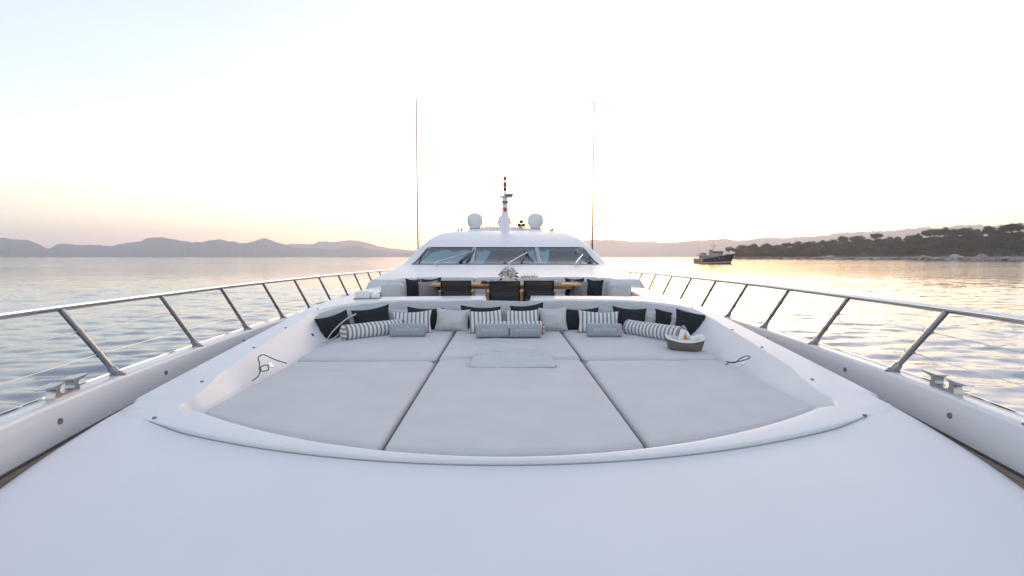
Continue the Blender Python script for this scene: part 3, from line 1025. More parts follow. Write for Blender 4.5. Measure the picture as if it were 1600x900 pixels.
# ------------------------------------------------------------------ mooring cleats on the bulwark
def cleat(s, y, sc=1.0, small=False):
    w = bulw_w(y) + 0.075
    tang = Vector((s * (bulw_w(y + 0.1) - bulw_w(y - 0.1)), 0.2, 0)).normalized()
    side = Vector((tang.y, -tang.x, 0))
    Mx = Matrix.Translation((s * w, y, bulw_z(y) - 0.003)) @ Matrix((( tang.x, side.x, 0, 0), (tang.y, side.y, 0, 0), (0, 0, 1, 0), (0, 0, 0, 1))) @ Matrix.Diagonal((sc, sc, sc * 0.85, 1))
    # side profile: two pillars joined by a low bridge, horns spreading fore and aft; extruded across
    mb = MB()
    out = [(-0.155, 0.0), (0.155, 0.0), (0.155, 0.035), (0.135, 0.085), (0.15, 0.108), (0.27, 0.132), (0.27, 0.142), (0.06, 0.142), (0.06, 0.132), (0.085, 0.112), (0.092, 0.075), (0.08, 0.045), (0.05, 0.035),
           (-0.05, 0.035), (-0.08, 0.045), (-0.092, 0.075), (-0.085, 0.112), (-0.06, 0.132), (-0.06, 0.142), (-0.27, 0.142), (-0.27, 0.132), (-0.15, 0.108), (-0.135, 0.085), (-0.155, 0.035)]
    hw = 0.036
    n = len(out)
    mb.v = [(a, -hw, b_) for a, b_ in out] + [(a, hw, b_) for a, b_ in out]
    mb.f = [(i, (i + 1) % n, n + (i + 1) % n, n + i) for i in range(n)] + [tuple(range(n))[::-1], tuple(range(n, 2 * n))]
    # wing plates broader than the pillars
    for q in (-1, 1):
        pl = [(0.055, -0.05), (0.20, -0.055), (0.285, -0.03), (0.295, 0), (0.285, 0.03), (0.20, 0.055), (0.055, 0.05)]
        a = [(q * p[0], p[1], 0.138 + 0.004 * (p[0] > 0.25)) for p in pl]; b2 = [(q * p[0], p[1], 0.150 - 0.004 * (p[0] > 0.25)) for p in pl]
        k = len(pl)
        mb.add(a + b2, [(i, (i + 1) % k, k + (i + 1) % k, k + i) for i in range(k)] + [tuple(range(k))[::-1], tuple(range(k, 2 * k))])
    mb.xf(Mx)
    return mb.build('cleat', M['steel_d'], yacht, smooth=True, angle=35)


for s in (-1, 1):
    cleat(s, 3.12, 0.78)
    cleat(s, 9.3, 0.8)

# ------------------------------------------------------------------ the sunpad: mattresses
def view_point(u, v, y):
    """world point at depth y that the reference view shows at column u, row v (1600 x 900)"""
    p = R(3.94); q = R(1.05)
    a, b_, c = (u - 800) / 711.1, 1.0, -(v - 450) / 711.1
    yy = b_ * math.cos(p) + c * math.sin(p); z = -b_ * math.sin(p) + c * math.cos(p)
    x2 = a * math.cos(q) + yy * math.sin(q); y2 = -a * math.sin(q) + yy * math.cos(q)
    t = y / y2
    return Vector((-0.06 + x2 * t, y, z * t))


def axis_samples(n, half, r):
    core = list(np.linspace(-1, 1, n))
    k = min(0.3, r / half)
    edge = [1 - k * q for q in (0, 0.06, 0.16, 0.32, 0.52, 0.76, 1.0)]
    s = sorted(set([round(c, 5) for c in core if abs(c) < 1 - k * 1.1] + [round(e, 5) for e in edge] + [round(-e, 5) for e in edge]))
    return s


def slab(name, fmap, L, W, top, bottom, parent, mt, r=0.05, rc=0.10, n=44, dome=0.012, wr=None, corners=None):
    """upholstered slab: fmap maps local (x, y) in +-L, +-W to the plan; rolled upper edge, rounded corners"""
    A, B = axis_samples(n, L, r), axis_samples(n, W, r)
    mb = MB()
    na, nb = len(A), len(B)
    base = []

    def plan(a, b_):
        x, y = a * L, b_ * W
        c = rc if corners is None else corners[(0 if x < 0 else 1) + (0 if y < 0 else 2)]
        dx, dy = abs(x) - (L - c), abs(y) - (W - c)
        d_edge = min(L - abs(x), W - abs(y))
        if dx > 0 and dy > 0:
            m_ = max(dx, dy); l = math.hypot(dx, dy)
            if l > 1e-9:
                nx, ny = dx / l * m_, dy / l * m_
                x = math.copysign(L - c + nx, x); y = math.copysign(W - c + ny, y)
                d_edge = c - m_
        return x, y, d_edge
    for b_ in B:
        for a in A:
            x, y, d = plan(a, b_)
            if d < r: z = top - r + math.sqrt(max(0, r * r - (r - d) ** 2))
            else: z = top
            z += dome * (1 - a * a) * (1 - b_ * b_)
            X, Y = fmap(x, y)
            if wr: z += wr(X, Y) * min(1, d / 0.04)
            mb.v.append((X, Y, z))
    for j in range(nb - 1):
        for i in range(na - 1):
            mb.f.append((j * na + i, j * na + i + 1, (j + 1) * na + i + 1, (j + 1) * na + i))
    loop = [i for i in range(na)] + [j * na + na - 1 for j in range(1, nb)] + [(nb - 1) * na + i for i in range(na - 2, -1, -1)] + [j * na for j in range(nb - 2, 0, -1)]
    b0 = len(mb.v)
    for i in loop:
        x, y, z = mb.v[i]
        mb.v.append((x, y, bottom))
    m_ = len(loop)
    for k in range(m_):
        mb.f.append((loop[k], b0 + k, b0 + (k + 1) % m_, loop[(k + 1) % m_]))
    mb.f.append(tuple(b0 + k for k in range(m_)))
    o = mb.build(name, mt, parent, angle=70)
    # welted seam running round the upper edge
    ring = []
    for i in loop:
        x, y, z = mb.v[i]
        ring.append((x, y, z + 0.004))
    MB().tube(ring[::1], 0.0055, 5, closed=True).build('welt', M['welt'], o)
    return o


def soft(x, y, s=1.0, seed=0.0):
    return 0.004 * s * noise.fractal(Vector((x * 1.3 + seed, y * 1.3, seed)), 1.0, 2.0, 3)


def creases(x, y, seed=0.0, amp=0.006, fx=0.8, fy=7.0):
    n = noise.noise(Vector((x * fx + seed, y * fy + 0.8 * noise.noise(Vector((x * 2, y * 2, seed))), seed)))
    return amp * (1 - min(1, abs(n) * 3.2)) ** 2


def front_y(x): return 2.50 + 0.142 * x * x


def mk_map(x0f, x1f, y0f, y1f, L, W):
    def fmap(x, y):
        s_ = (x + L) / (2 * L); t = (y + W) / (2 * W)
        xm = x0f(0.5) * (1 - s_) + x1f(0.5) * s_
        for _ in range(2):
            Y = y0f(xm) * (1 - t) + y1f(xm) * t
            xm = x0f(Y) * (1 - s_) + x1f(Y) * s_
        return xm, Y
    return fmap


def cst(v_): return lambda q: v_


side_in = smooth_interp([2.9, 3.2, 4.8, 6.0, 7.2], [2.20, 2.215, 2.265, 2.285, 2.29])
SPLIT, G = 0.775, 0.012
Y1, Y2 = 4.775, 6.95
PADG = 'sunpad mattresses'


def mattress(label, x0f, x1f, y0f, y1f, top, corners, wr, L, W, dome=0.012):
    o = slab('mattress', mk_map(x0f, x1f, y0f, y1f, L, W), L, W, top, FLOOR_Z + 0.002, None, M['pad'], 0.05, 0.06, 46, dome, wr, corners)
    tag(o, label, 'mattress', PADG)
    return o


mattress('pale grey front sunpad mattress on the left, beside the black cord with two ends', lambda y: -side_in(y), cst(-SPLIT - G), front_y, cst(Y1), -1.098, (0.10, 0.07, 0.06, 0.07), lambda x, y: soft(x, y, 1.6, 1) + 0.35 * creases(x, y, 3, 0.006, 2.0, 1.0), 0.74, 1.0)
mattress('pale grey front centre sunpad mattress touching the curved lip', cst(-SPLIT + G), cst(SPLIT - G + 0.01), front_y, cst(Y1 + 0.05), -1.096, (0.05, 0.05, 0.08, 0.08),
         lambda x, y: soft(x, y, 1.6, 5) + creases(x, y, 2, 0.012, 0.9, 9.0) * max(0, min(1, (y - 3.6) / 0.8)) * (0.4 + 0.6 * max(0, min(1, (0.1 - x) / 0.5))), 0.77, 1.1)
mattress('pale grey front sunpad mattress on the right, beside the small black cord loop', cst(SPLIT + G + 0.01), side_in, front_y, cst(Y1), -1.098, (0.07, 0.10, 0.07, 0.06), lambda x, y: soft(x, y, 1.6, 9) + 0.35 * creases(x, y, 7, 0.006, 2.0, 1.0), 0.74, 1.0)
mattress('pale grey rear sunpad mattress on the left, under the long left bolster', lambda y: -side_in(y), cst(-SPLIT - G), cst(Y1 + 0.03), cst(Y2), -1.072, (0.07, 0.07, 0.60, 0.05), lambda x, y: soft(x, y, 1.5, 13), 0.74, 1.05, 0.02)
mattress('pale grey rear centre sunpad mattress, under the two towels lying together', cst(-SPLIT + G), cst(SPLIT - G + 0.01), cst(Y1 + 0.07), cst(Y2), -1.082, (0.05, 0.05, 0.05, 0.05), lambda x, y: soft(x, y, 1.5, 15) + creases(x, y, 12, 0.014, 1.2, 6.0), 0.77, 1.05)
mattress('pale grey rear sunpad mattress on the right, under the wicker basket', cst(SPLIT + G + 0.01), side_in, cst(Y1 + 0.03), cst(Y2), -1.074, (0.07, 0.07, 0.05, 0.60), lambda x, y: soft(x, y, 1.5, 19), 0.74, 1.05, 0.02)

# loose head pad across the seam in the middle
hp = slab('head_pad', lambda x, y: (0.03 + x * (1.0 - 0.10 * (y + 0.46)), 4.86 + y - 0.03 * (x / 0.44) ** 2 * 0 + 0.02 * x), 0.44, 0.46, -1.060, -1.098, None, M['pad'], 0.030, 0.16, 46, 0.012,
          lambda x, y: 0.7 * soft(x, y, 2.5, 31) + creases(x, y, 22, 0.030, 1.3, 8.0) + creases(x, y, 40, 0.016, 3.0, 5.0), (0.10, 0.06, 0.26, 0.26))
tag(hp, 'thin wrinkled head pad lying over the seam between centre mattresses', 'pad')


# backrest: padded band round the rear of the well
def build_backrest():
    path = []
    for i in range(len(ht)):
        x, y = ht[i]
        if y >= 5.95 and i > 50: path.append((x, y))
    path = [(x, y) for x, y in path] + [(-x, y) for x, y in reversed(path[:-1])]
    # even spacing
    P = [Vector((x, y, 0)) for x, y in path]
    d = [0]
    for a, b_ in zip(P, P[1:]): d.append(d[-1] + (b_ - a).length)
    N = 300
    pts = []
    for k in range(N):
        s_ = d[-1] * k / (N - 1)
        pts.append(Vector((interp(s_, d, [p.x for p in P]), interp(s_, d, [p.y for p in P]), 0)))
    rings = []
    for k, p in enumerate(pts):
        t = (pts[min(k + 1, N - 1)] - pts[max(k - 1, 0)]).normalized()
        n = Vector((-t.y, t.x, 0))
        if n.dot(Vector((0, 5.0, 0)) - p) < 0: n = -n
        f = k / (N - 1); e = min(1, min(f, 1 - f) / 0.06)
        zt = top_z(p.x, p.y) - 0.02 - 0.17 * (1 - math.sqrt(max(0, 1 - (1 - e) ** 2)))
        zt += 0.006 * math.sin(f * 37) * (1 - abs(2 * f - 1)) - 0.01
        prof0 = [(0.03, -1.09), (0.33, -1.09), (0.335, -1.0), (0.30, zt - 0.17), (0.27, zt - 0.09), (0.225, zt - 0.035), (0.16, zt - 0.004), (0.09, zt + 0.006), (0.04, zt - 0.01), (0.02, zt - 0.06)]
        prof = []
        for a_, b_ in zip(prof0, prof0[1:]):
            prof += [(a_[0] + (b_[0] - a_[0]) * q_ / 3, a_[1] + (b_[1] - a_[1]) * q_ / 3) for q_ in range(3)]
        prof.append(prof0[-1])
        ring = []
        for j, (o_, z) in enumerate(prof):
            w = 0.0
            if 7 <= j <= 24:
                env = min(1, (j - 6) / 4) * min(1, (25 - j) / 4)
                along = d[-1] * f
                w = env * (0.010 * noise.fractal(Vector((along * 1.5, j * 0.16, 4.0)), 0.9, 2.2, 3) + creases(along * 1.1, j * 0.085 + 0.25 * math.sin(along * 1.7), 6, 0.015, 1.4, 3.2) + creases(along * 2.3 + 5, j * 0.10 - along * 0.45, 16, 0.009, 1.0, 4.0))
            o2 = max(0.015, (o_ + w) * (0.55 + 0.45 * e))
            q = p + n * o2
            ring.append((q.x, q.y, max(z + w * 0.6, -1.09)))
        rings.append(ring)
    mb = MB().loft(rings, cap=True)
    # finer surface
    o = mb.build('backrest_cushion', M['padw'], None, angle=75)
    tag(o, 'long pale grey wrinkled backrest cushion curving round the rear of the sunpad', 'cushion')
    return o


build_backrest()


# ------------------------------------------------------------------ pillows
def pillow_mesh(name, w, h, t, mt, seed, parent, pinch=0.10, sag=0.0):
    mb = MB()
    n = 22
    S_ = [math.sin(math.pi / 2 * q) for q in np.linspace(-1, 1, n)]
    for side in (1, -1):
        def fn(a, b_):
            x = a * w / 2 * (1 - pinch * (1 - b_ * b_)); z = b_ * h / 2 * (1 - pinch * 1.25 * (1 - a * a))
            if b_ > 0: z -= sag * (1 - a * a) * b_
            q = max(0, (1 - abs(a) ** 2.6) * (1 - abs(b_) ** 2.6))
            th = t / 2 * q ** 0.55
            nz = noise.fractal(Vector((a * 1.8 + seed, b_ * 1.8, seed * 1.7)), 1.0, 2.0, 3)
            th *= 1 + 0.22 * nz
            fold = creases(a * 1.2 + b_, b_ * 0.7 - a * 0.5, seed, 0.010, 2.0, 2.5) * q ** 0.5
            return (x, side * -(th + fold), z)
        mb.grid(fn, S_, S_)
    bm = bmesh.new()
    vs_ = [bm.verts.new(p) for p in mb.v]
    for f in mb.f:
        try: bm.faces.new([vs_[i] for i in f])
        except ValueError: pass
    bmesh.ops.remove_doubles(bm, verts=bm.verts, dist=0.0006)
    bm.verts.index_update()
    mb2 = MB(); mb2.v = [v_.co[:] for v_ in bm.verts]; mb2.f = [[v_.index for v_ in f.verts] for f in bm.faces]
    bm.free()
    return mb2.build(name, mt, parent, angle=88, local=True)


def pillow(name, label, u, vtop, yb, wpx, mt, lean=24, yaw=0, roll=0, thick=0.16, piping=None, group=None, sag=0.01, lo=None):
    """a cushion standing on its lower edge at depth yb, its upper edge seen at row vtop"""
    global PIL
    PIL += 1
    lo = PAD_TOP if lo is None else lo
    h = 0.36
    for _ in range(6):
        yt = yb + h * math.sin(R(lean))
        h = (view_point(u, vtop, yt).z - lo) / math.cos(R(lean)) / 0.95
    w = wpx * 1.07 / 711.1 * yb
    drop = 0.5 * w * abs(math.sin(R(roll))) * 0.6
    zc = lo + 0.475 * h * math.cos(R(lean))
    yc = yb + 0.5 * h * math.sin(R(lean))
    c = view_point(u, 500, yc)
    e = empty(name, (c.x, yc, zc))
    e.rotation_mode = 'XYZ'
    e.rotation_euler = (Matrix.Rotation(R(yaw), 4, 'Z') @ Matrix.Rotation(R(-lean), 4, 'X') @ Matrix.Rotation(R(roll), 4, 'Y')).to_euler()
    sd = PIL * 3.7
    pillow_mesh('cover', w, h, thick, mt, sd, e, sag=sag)
    pts = []
    pn = 0.10
    for a, b_ in [(q, -1) for q in np.linspace(-1, 1, 12)][:-1] + [(1, q) for q in np.linspace(-1, 1, 12)][:-1] + [(q, 1) for q in np.linspace(1, -1, 12)][:-1] + [(-1, q) for q in np.linspace(1, -1, 12)][:-1]:
        x = a * w / 2 * (1 - pn * (1 - b_ * b_)); z = b_ * h / 2 * (1 - pn * 1.25 * (1 - a * a))
        if b_ > 0: z -= sag * (1 - a * a) * b_
        pts.append((x, 0, z))
    MB().tube(pts, 0.0048, 6, closed=True).build('piping', piping or mt, e, local=True)
    tag(e, label, 'pillow', group)
    return e


PIL = 0
PAD_TOP = -1.062
PG = 'pillows along the sunpad backrest'
D_, Lg, St = M['dark'], M['lgrey'], M['str_x']
pillow('pillow', 'charcoal pillow tucked in the left corner behind the pale strap', 523, 491.0, 6.10, 50, D_, 20, 42, -12, 0.15, group=PG)
pillow('pillow', 'charcoal pillow standing above the long left bolster, corner pointing up', 581, 481.0, 6.50, 54, D_, 20, 10, -9, 0.16, group=PG)
pillow('pillow', 'pale grey pillow half hidden between the upright charcoal pillow and left striped pillow', 627, 482.0, 6.72, 46, Lg, 16, 6, 0, 0.13, group=PG)
pillow('pillow', 'charcoal pillow just behind the left striped pillow', 664, 481.0, 6.64, 54, D_, 18, 4, 3, 0.14, group=PG)
pillow('pillow', 'pale grey pillow standing over the left seam of the rear mattresses', 707, 483.0, 6.52, 50, Lg, 22, 2, 4, 0.16, group=PG)
pillow('pillow', 'charcoal pillow behind the left one of the two centre striped pillows', 750, 479.0, 6.62, 60, D_, 18, -2, 2, 0.14, group=PG)
pillow('pillow', 'charcoal pillow behind the right one of the two centre striped pillows', 825, 476.0, 6.64, 50, D_, 18, 0, -6, 0.14, group=PG)
pillow('pillow', 'pale grey pillow standing over the right seam of the rear mattresses', 864, 481.0, 6.52, 42, Lg, 20, -8, -3, 0.16, group=PG)
pillow('pillow', 'charcoal pillow right of the right-hand pale grey pillow, behind a striped pillow', 908, 482.0, 6.56, 54, D_, 20, -4, -2, 0.16, group=PG)
pillow('pillow', 'charcoal pillow between the right striped pillow and the right long bolster', 983, 481.0, 6.52, 50, D_, 20, -6, 4, 0.17, group=PG)
pillow('pillow', 'pale grey pillow behind the right long bolster', 1022, 485.0, 6.60, 44, Lg, 16, -10, 0, 0.13, group=PG)
pillow('pillow', 'small tilted charcoal pillow behind the right long bolster', 1046, 486.0, 6.42, 44, D_, 16, -4, 8, 0.12, group=PG)
pillow('pillow', 'big tilted charcoal pillow behind the basket at the right end', 1086, 488.0, 5.95, 60, D_, 24, -20, 8, 0.17, group=PG)
RP = M['red']
pillow('striped_pillow', 'grey striped pillow with red piping behind the leftmost rolled towel', 644, 486.0, 6.30, 58, St, 26, 4, -2, 0.15, RP, 'striped pillows')
pillow('striped_pillow', 'left one of the two grey striped pillows at the middle of the sunpad', 760, 485.0, 6.36, 54, St, 26, 2, -3, 0.14, RP, 'striped pillows')
pillow('striped_pillow', 'right one of the two grey striped pillows at the middle of the sunpad', 816, 484.0, 6.36, 54, St, 26, -2, -1, 0.14, RP, 'striped pillows')
pillow('striped_pillow', 'grey striped pillow with red piping behind the rightmost rolled towel', 935, 486.0, 6.28, 62, St, 26, -4, 2, 0.15, RP, 'striped pillows')


# ------------------------------------------------------------------ bolsters
def bolster(label, p0, p1, r, group='striped bolsters'):
    p0, p1 = Vector(p0), Vector(p1)
    L = (p1 - p0).length
    c = (p0 + p1) / 2
    e = empty('bolster', c)
    d = (p1 - p0).normalized()
    e.rotation_euler = (0, 0, math.atan2(d.y, d.x))
    n = 28
    rings = []
    for t in np.linspace(-1, 1, 46):
        x = t * L / 2
        rr = r * (1 + 0.02 * math.sin(x * 9)) * (0.985 if abs(t) > 0.98 else 1)
        ring = []
        for k in range(n):
            a = 2 * math.pi * k / n
            z = rr * math.sin(a); y = rr * math.cos(a)
            if z < -0.8 * r: z = -0.8 * r + (z + 0.8 * r) * 0.25
            w = 0.004 * noise.noise(Vector((x * 6, a, L * 3)))
            ring.append((x, y * (1 + w / r), z * (1 + w / r)))
        rings.append(ring)
    MB().loft(rings).build('cover', M['str_x'], e, local=True)
    for s in (-1, 1):
        mb = MB()
        rg = []
        for f_, bulge in ((1.0, 0), (0.93, 0.012), (0.7, 0.028), (0.35, 0.036), (0.02, 0.038)):
            rg.append([(s * (L / 2 + bulge), r * f_ * 0.985 * math.cos(2 * math.pi * k / n), max(-0.84 * r, r * f_ * 0.985 * math.sin(2 * math.pi * k / n))) for k in range(n)])
        mb.loft(rg)
        mb.f.append(tuple(len(mb.v) - n + k for k in range(n)))
        mb.build('end_cap', M['str_z'], e, local=True)
        MB().tube([(s * L / 2, r * 1.0 * math.cos(2 * math.pi * k / n), max(-0.85 * r, r * math.sin(2 * math.pi * k / n))) for k in range(n)], 0.007, 6, closed=True).build('piping', M['red'], e, local=True)
    tag(e, label, 'bolster', group)
    return e


BR = 0.105
bz = -1.062 + BR * 0.84
bolster('long grey striped bolster lying at the left with its red-piped end showing', (-2.10, 5.80, bz), (-1.50, 6.34, bz), BR)
bolster('long grey striped bolster lying at the right, its end against the basket', (1.66, 6.22, bz), (2.16, 5.55, bz), BR)
bolster('grey striped bolster across the middle, behind the two towels lying together', (-0.40, 6.24, bz - 0.012), (0.47, 6.24, bz - 0.012), 0.098)


# ------------------------------------------------------------------ rolled towels with embroidered lettering
def text_mesh(body, size):
    cu = bpy.data.curves.new('lettering', 'FONT')
    cu.body = body; cu.size = size; cu.align_x = 'CENTER'; cu.align_y = 'CENTER'
    cu.space_character = 1.5
    cu.resolution_u = 3
    to = bpy.data.objects.new('lettering_tmp', cu)
    col.objects.link(to)
    dg = bpy.context.evaluated_depsgraph_get()
    me = to.evaluated_get(dg).to_mesh()
    v_ = [p.co[:] for p in me.vertices]; f_ = [tuple(p.vertices) for p in me.polygons]
    to.evaluated_get(dg).to_mesh_clear()
    bpy.data.objects.remove(to); bpy.data.curves.remove(cu)
    return v_, f_


TXT_V, TXT_F = text_mesh('BEACHOUSE', 0.046)
TW = max(p[0] for p in TXT_V) - min(p[0] for p in TXT_V)


def towel(label, x, y, yaw, L, ry=0.082, rz=0.088):
    e = empty('rolled_towel', (x, y, -1.062), (0, 0, R(yaw)))
    n = 40

    def prof(a):               # squarish roll
        c, s_ = math.cos(a), math.sin(a)
        p = 2.7
        k = (abs(c) ** p + abs(s_) ** p) ** (-1 / p)
        return ry * c * k, rz + rz * s_ * k
    rings = []
    for t in np.linspace(-1, 1, 30):
        f_ = 1.0 if abs(t) < 0.93 else 1 - 0.10 * ((abs(t) - 0.93) / 0.07) ** 2
        ring = []
        for k in range(n):
            yy, zz = prof(2 * math.pi * k / n)
            w = 1 + 0.02 * noise.noise(Vector((t * 3 + x * 5, k * 0.3, x)))
            ring.append((t * L / 2, yy * f_ * w, rz + (zz - rz) * f_ * w))
        rings.append(ring)
    MB().loft(rings).build('terry_cloth', M['towel'], e, local=True)
    # spiral of the rolled layers at both ends
    for s in (-1, 1):
        mb = MB()
        rg = [[(s * (L / 2 - 0.012 * (1 - q)), 0.9 * q * prof(2 * math.pi * k / n)[0], rz + 0.9 * q * (prof(2 * math.pi * k / n)[1] - rz)) for k in range(n)] for q in (1.0, 0.8, 0.55, 0.3, 0.05)]
        mb.loft(rg); mb.f.append(tuple(len(mb.v) - n + k for k in range(n)))
        mb.build('rolled_end', M['towel'], e, local=True)
        sp = [(s * (L / 2 + 0.002), (0.012 + 0.010 * th) * math.cos(th) , rz + (0.012 + 0.010 * th) * math.sin(th)) for th in np.linspace(0, 6.6, 40)]
        MB().tube(sp, 0.005, 5).build('towel_edge', M['towel'], e, local=True)
    # lettering wrapped on the front of the roll
    sc = 0.62 * L / TW
    vv = []

    def wrap(px, pz):
        zz = min(max(pz, -0.9 * rz), 0.9 * rz)
        c = (1 - (abs(zz) / rz) ** 2.7) ** (1 / 2.7)
        return (px, -ry * c - 0.0025, rz + zz)
    for (a, b_, c) in TXT_V: vv.append(wrap(a * sc, b_ * sc + 0.020))
    mb = MB().add(vv, TXT_F)
    # little roof over the middle letter
    hw, h0, h1 = 0.020, 0.046, 0.060
    q = 0.0045
    mb.add([wrap(-hw, h0), wrap(-hw + q, h0 - q * 0.2), wrap(0, h1 - q), wrap(0, h1 + q * 0.4)], [(0, 1, 2, 3)])
    mb.add([wrap(hw, h0), wrap(hw - q, h0 - q * 0.2), wrap(0, h1 - q), wrap(0, h1 + q * 0.4)], [(0, 3, 2, 1)])
    mb.build('lettering', M['white_thread'], e, smooth=False, local=True)
    tag(e, label, 'towel', 'rolled lettered towels')
    return e


towel('blue-grey rolled towel with white lettering, leftmost, in front of a striped pillow', -1.33, 6.02, 4, 0.46)
towel('blue-grey rolled towel with white lettering, left one of the pair in the middle', -0.21, 5.96, 0, 0.425)
towel('blue-grey rolled towel with white lettering, right one of the pair in the middle', 0.225, 5.96, 0, 0.415)
towel('blue-grey rolled towel with white lettering, rightmost, in front of a striped pillow', 1.275, 5.98, -5, 0.45)


# ------------------------------------------------------------------ strap, cords
def ribbon(pts, w, th, side):
    pts = [Vector(p) for p in pts]
    rings = []
    for i, p in enumerate(pts):
        t = (pts[min(i + 1, len(pts) - 1)] - pts[max(i - 1, 0)]).normalized()
        s_ = Vector(side); s_ = (s_ - t * s_.dot(t)).normalized(); n = t.cross(s_)
        rings.append([p + s_ * w / 2 + n * th / 2, p - s_ * w / 2 + n * th / 2, p - s_ * w / 2 - n * th / 2, p + s_ * w / 2 - n * th / 2])
    return MB().loft(rings, cap=True)


def curve_pts(ctrl, n=10):
    ctrl = [Vector(c) for c in ctrl]
    out = []
    for i in range(len(ctrl) - 1):
        p0 = ctrl[max(i - 1, 0)]; p1 = ctrl[i]; p2 = ctrl[i + 1]; p3 = ctrl[min(i + 2, len(ctrl) - 1)]
        for k in range(n):
            t = k / n
            out.append(0.5 * ((2 * p1) + (p2 - p0) * t + (2 * p0 - 5 * p1 + 4 * p2 - p3) * t * t + (3 * p1 - p0 - 3 * p2 + p3) * t ** 3))
    out.append(ctrl[-1])
    return out


st = empty('strap', (-2.2, 5.6, -1.07))
M['strap'] = mat('strap_webbing', (0.55, 0.55, 0.54), 0.7, noise_scale=60, var=0.1)
ribbon(curve_pts([view_point(503, 546, 5.42), view_point(510, 532, 5.55), view_point(520, 518, 5.62), view_point(532, 506, 5.72), view_point(545, 496, 5.85), view_point(556, 491, 6.0)]), 0.03, 0.006, (0.5, -0.3, 0.8)).build('webbing', M['strap'], st)
ribbon(curve_pts([view_point(507, 541, 5.52), view_point(515, 533, 5.62), view_point(524, 527, 5.72), view_point(533, 517, 5.85)]), 0.025, 0.006, (0.5, -0.3, 0.8)).build('webbing', M['strap'], st)
MB().rbox(*(lambda p: (p.x - 0.018, p.x + 0.018, p.y - 0.012, p.y + 0.012, p.z - 0.014, p.z + 0.014))(view_point(507, 534, 5.52)), 0.004).build('buckle', M['steel'], st)
tag(st, 'pale webbing strap arching up at the left end of the long bolster', 'strap')


def cord(label, ctrl, r=0.0052):
    o = MB().tube(curve_pts(ctrl, 8), r, 6).build('cord', M['black'])
    tag(o, label, 'cord', 'black tie cords')
    return o


cord('black cord with a tall loop hanging on the left wall of the sunpad well', [(-2.27, 3.98, -1.090), (-2.285, 4.10, -1.080), (-2.315, 4.20, -1.050), (-2.345, 4.27, -1.035), (-2.335, 4.36, -1.04), (-2.30, 4.30, -1.075), (-2.32, 4.20, -1.055), (-2.36, 4.27, -1.005),
     (-2.385, 4.30, -0.955), (-2.375, 4.38, -0.945), (-2.33, 4.50, -1.02), (-2.275, 4.62, -1.085)])
cord('small black cord loop at the right edge of the sunpad', [(2.25, 4.62, -1.085), (2.285, 4.52, -1.075), (2.33, 4.50, -1.03), (2.375, 4.47, -0.995), (2.385, 4.42, -0.995), (2.35, 4.42, -1.02), (2.30, 4.50, -1.06), (2.24, 4.55, -1.082), (2.19, 4.50, -1.086)])

# white covered box on the left coaming
zb = top_z(2.4, 7.65)
cb = empty('deck_box', (-2.35, 7.65, zb))
MB().rbox(-2.53, -2.28, 7.56, 7.76, zb - 0.01, zb + 0.125, 0.03, 4).build('box_cover', M['gel'], cb)
MB().rbox(-2.275, -2.15, 7.58, 7.74, zb - 0.01, zb + 0.075, 0.025, 4).build('side_tray', M['gel'], cb)
MB().rbox(-2.55, -2.12, 7.54, 7.78, zb - 0.008, zb + 0.012, 0.005, 2).build('base_plate', M['grey_gear'], cb)
tag(cb, 'small white box standing on the left coaming behind the sunpad', 'box')


# ------------------------------------------------------------------ basket of sun lotions
bk = empty('basket', (2.03, 5.16, -1.066), (0, 0, R(-14)))
m, nt, b = new_mat('grey_wicker')
b.inputs['Roughness'].default_value = 0.8
tc = nt.nodes.new('ShaderNodeTexCoord')
ck = nt.nodes.new('ShaderNodeTexBrick')
ck.inputs['Scale'].default_value = 1.0
ck.inputs['Brick Width'].default_value = 0.022; ck.inputs['Row Height'].default_value = 0.011; ck.inputs['Mortar Size'].default_value = 0.0018
ck.inputs['Color1'].default_value = (0.26, 0.24, 0.21, 1); ck.inputs['Color2'].default_value = (0.17, 0.155, 0.14, 1); ck.inputs['Mortar'].default_value = (0.05, 0.045, 0.04, 1)
mp = nt.nodes.new('ShaderNodeMapping'); mp.inputs['Rotation'].default_value = (R(90), 0, 0)
nt.links.new(tc.outputs['Object'], mp.inputs['Vector']); nt.links.new(mp.outputs['Vector'], ck.inputs['Vector'])
nt.links.new(ck.outputs['Color'], b.inputs['Base Color'])
M['wicker'] = m
n = 48


def oval(a, rx, ry): return rx * math.copysign(abs(math.cos(a)) ** 0.75, math.cos(a)), ry * math.copysign(abs(math.sin(a)) ** 0.75, math.sin(a))


def rim(a): return 0.115 + 0.035 * abs(math.cos(a)) ** 3


def bring(rx, ry, zf):
    return [(*oval(2 * math.pi * k / n, rx, ry), zf(2 * math.pi * k / n)) for k in range(n)]


mb = MB()
mb.loft([bring(0.02, 0.02, lambda a: 0.002), bring(0.165, 0.10, lambda a: 0.0), bring(0.185, 0.118, lambda a: 0.03), bring(0.205, 0.135, lambda a: rim(a) * 0.7), bring(0.213, 0.142, rim), bring(0.203, 0.132, lambda a: rim(a) + 0.003), bring(0.195, 0.125, lambda a: rim(a) * 0.7)])
mb.build('wicker_wall', M['wicker'], bk, local=True)
for q in range(1, 10):      # woven strands standing proud
    f_ = q / 10
    MB().tube([(*oval(2 * math.pi * k / n, 0.178 + 0.036 * f_, 0.110 + 0.033 * f_), rim(2 * math.pi * k / n) * f_ + 0.002 * math.sin(k * 2.1 + q * math.pi)) for k in range(n)], 0.0062, 5, closed=True).build('strand', M['wicker'], bk, local=True)
M['lining'] = mat('white_lining', (0.78, 0.78, 0.77), 0.85, noise_scale=20, var=0.03, bump=0.4, bump_scale=120)
mb = MB()
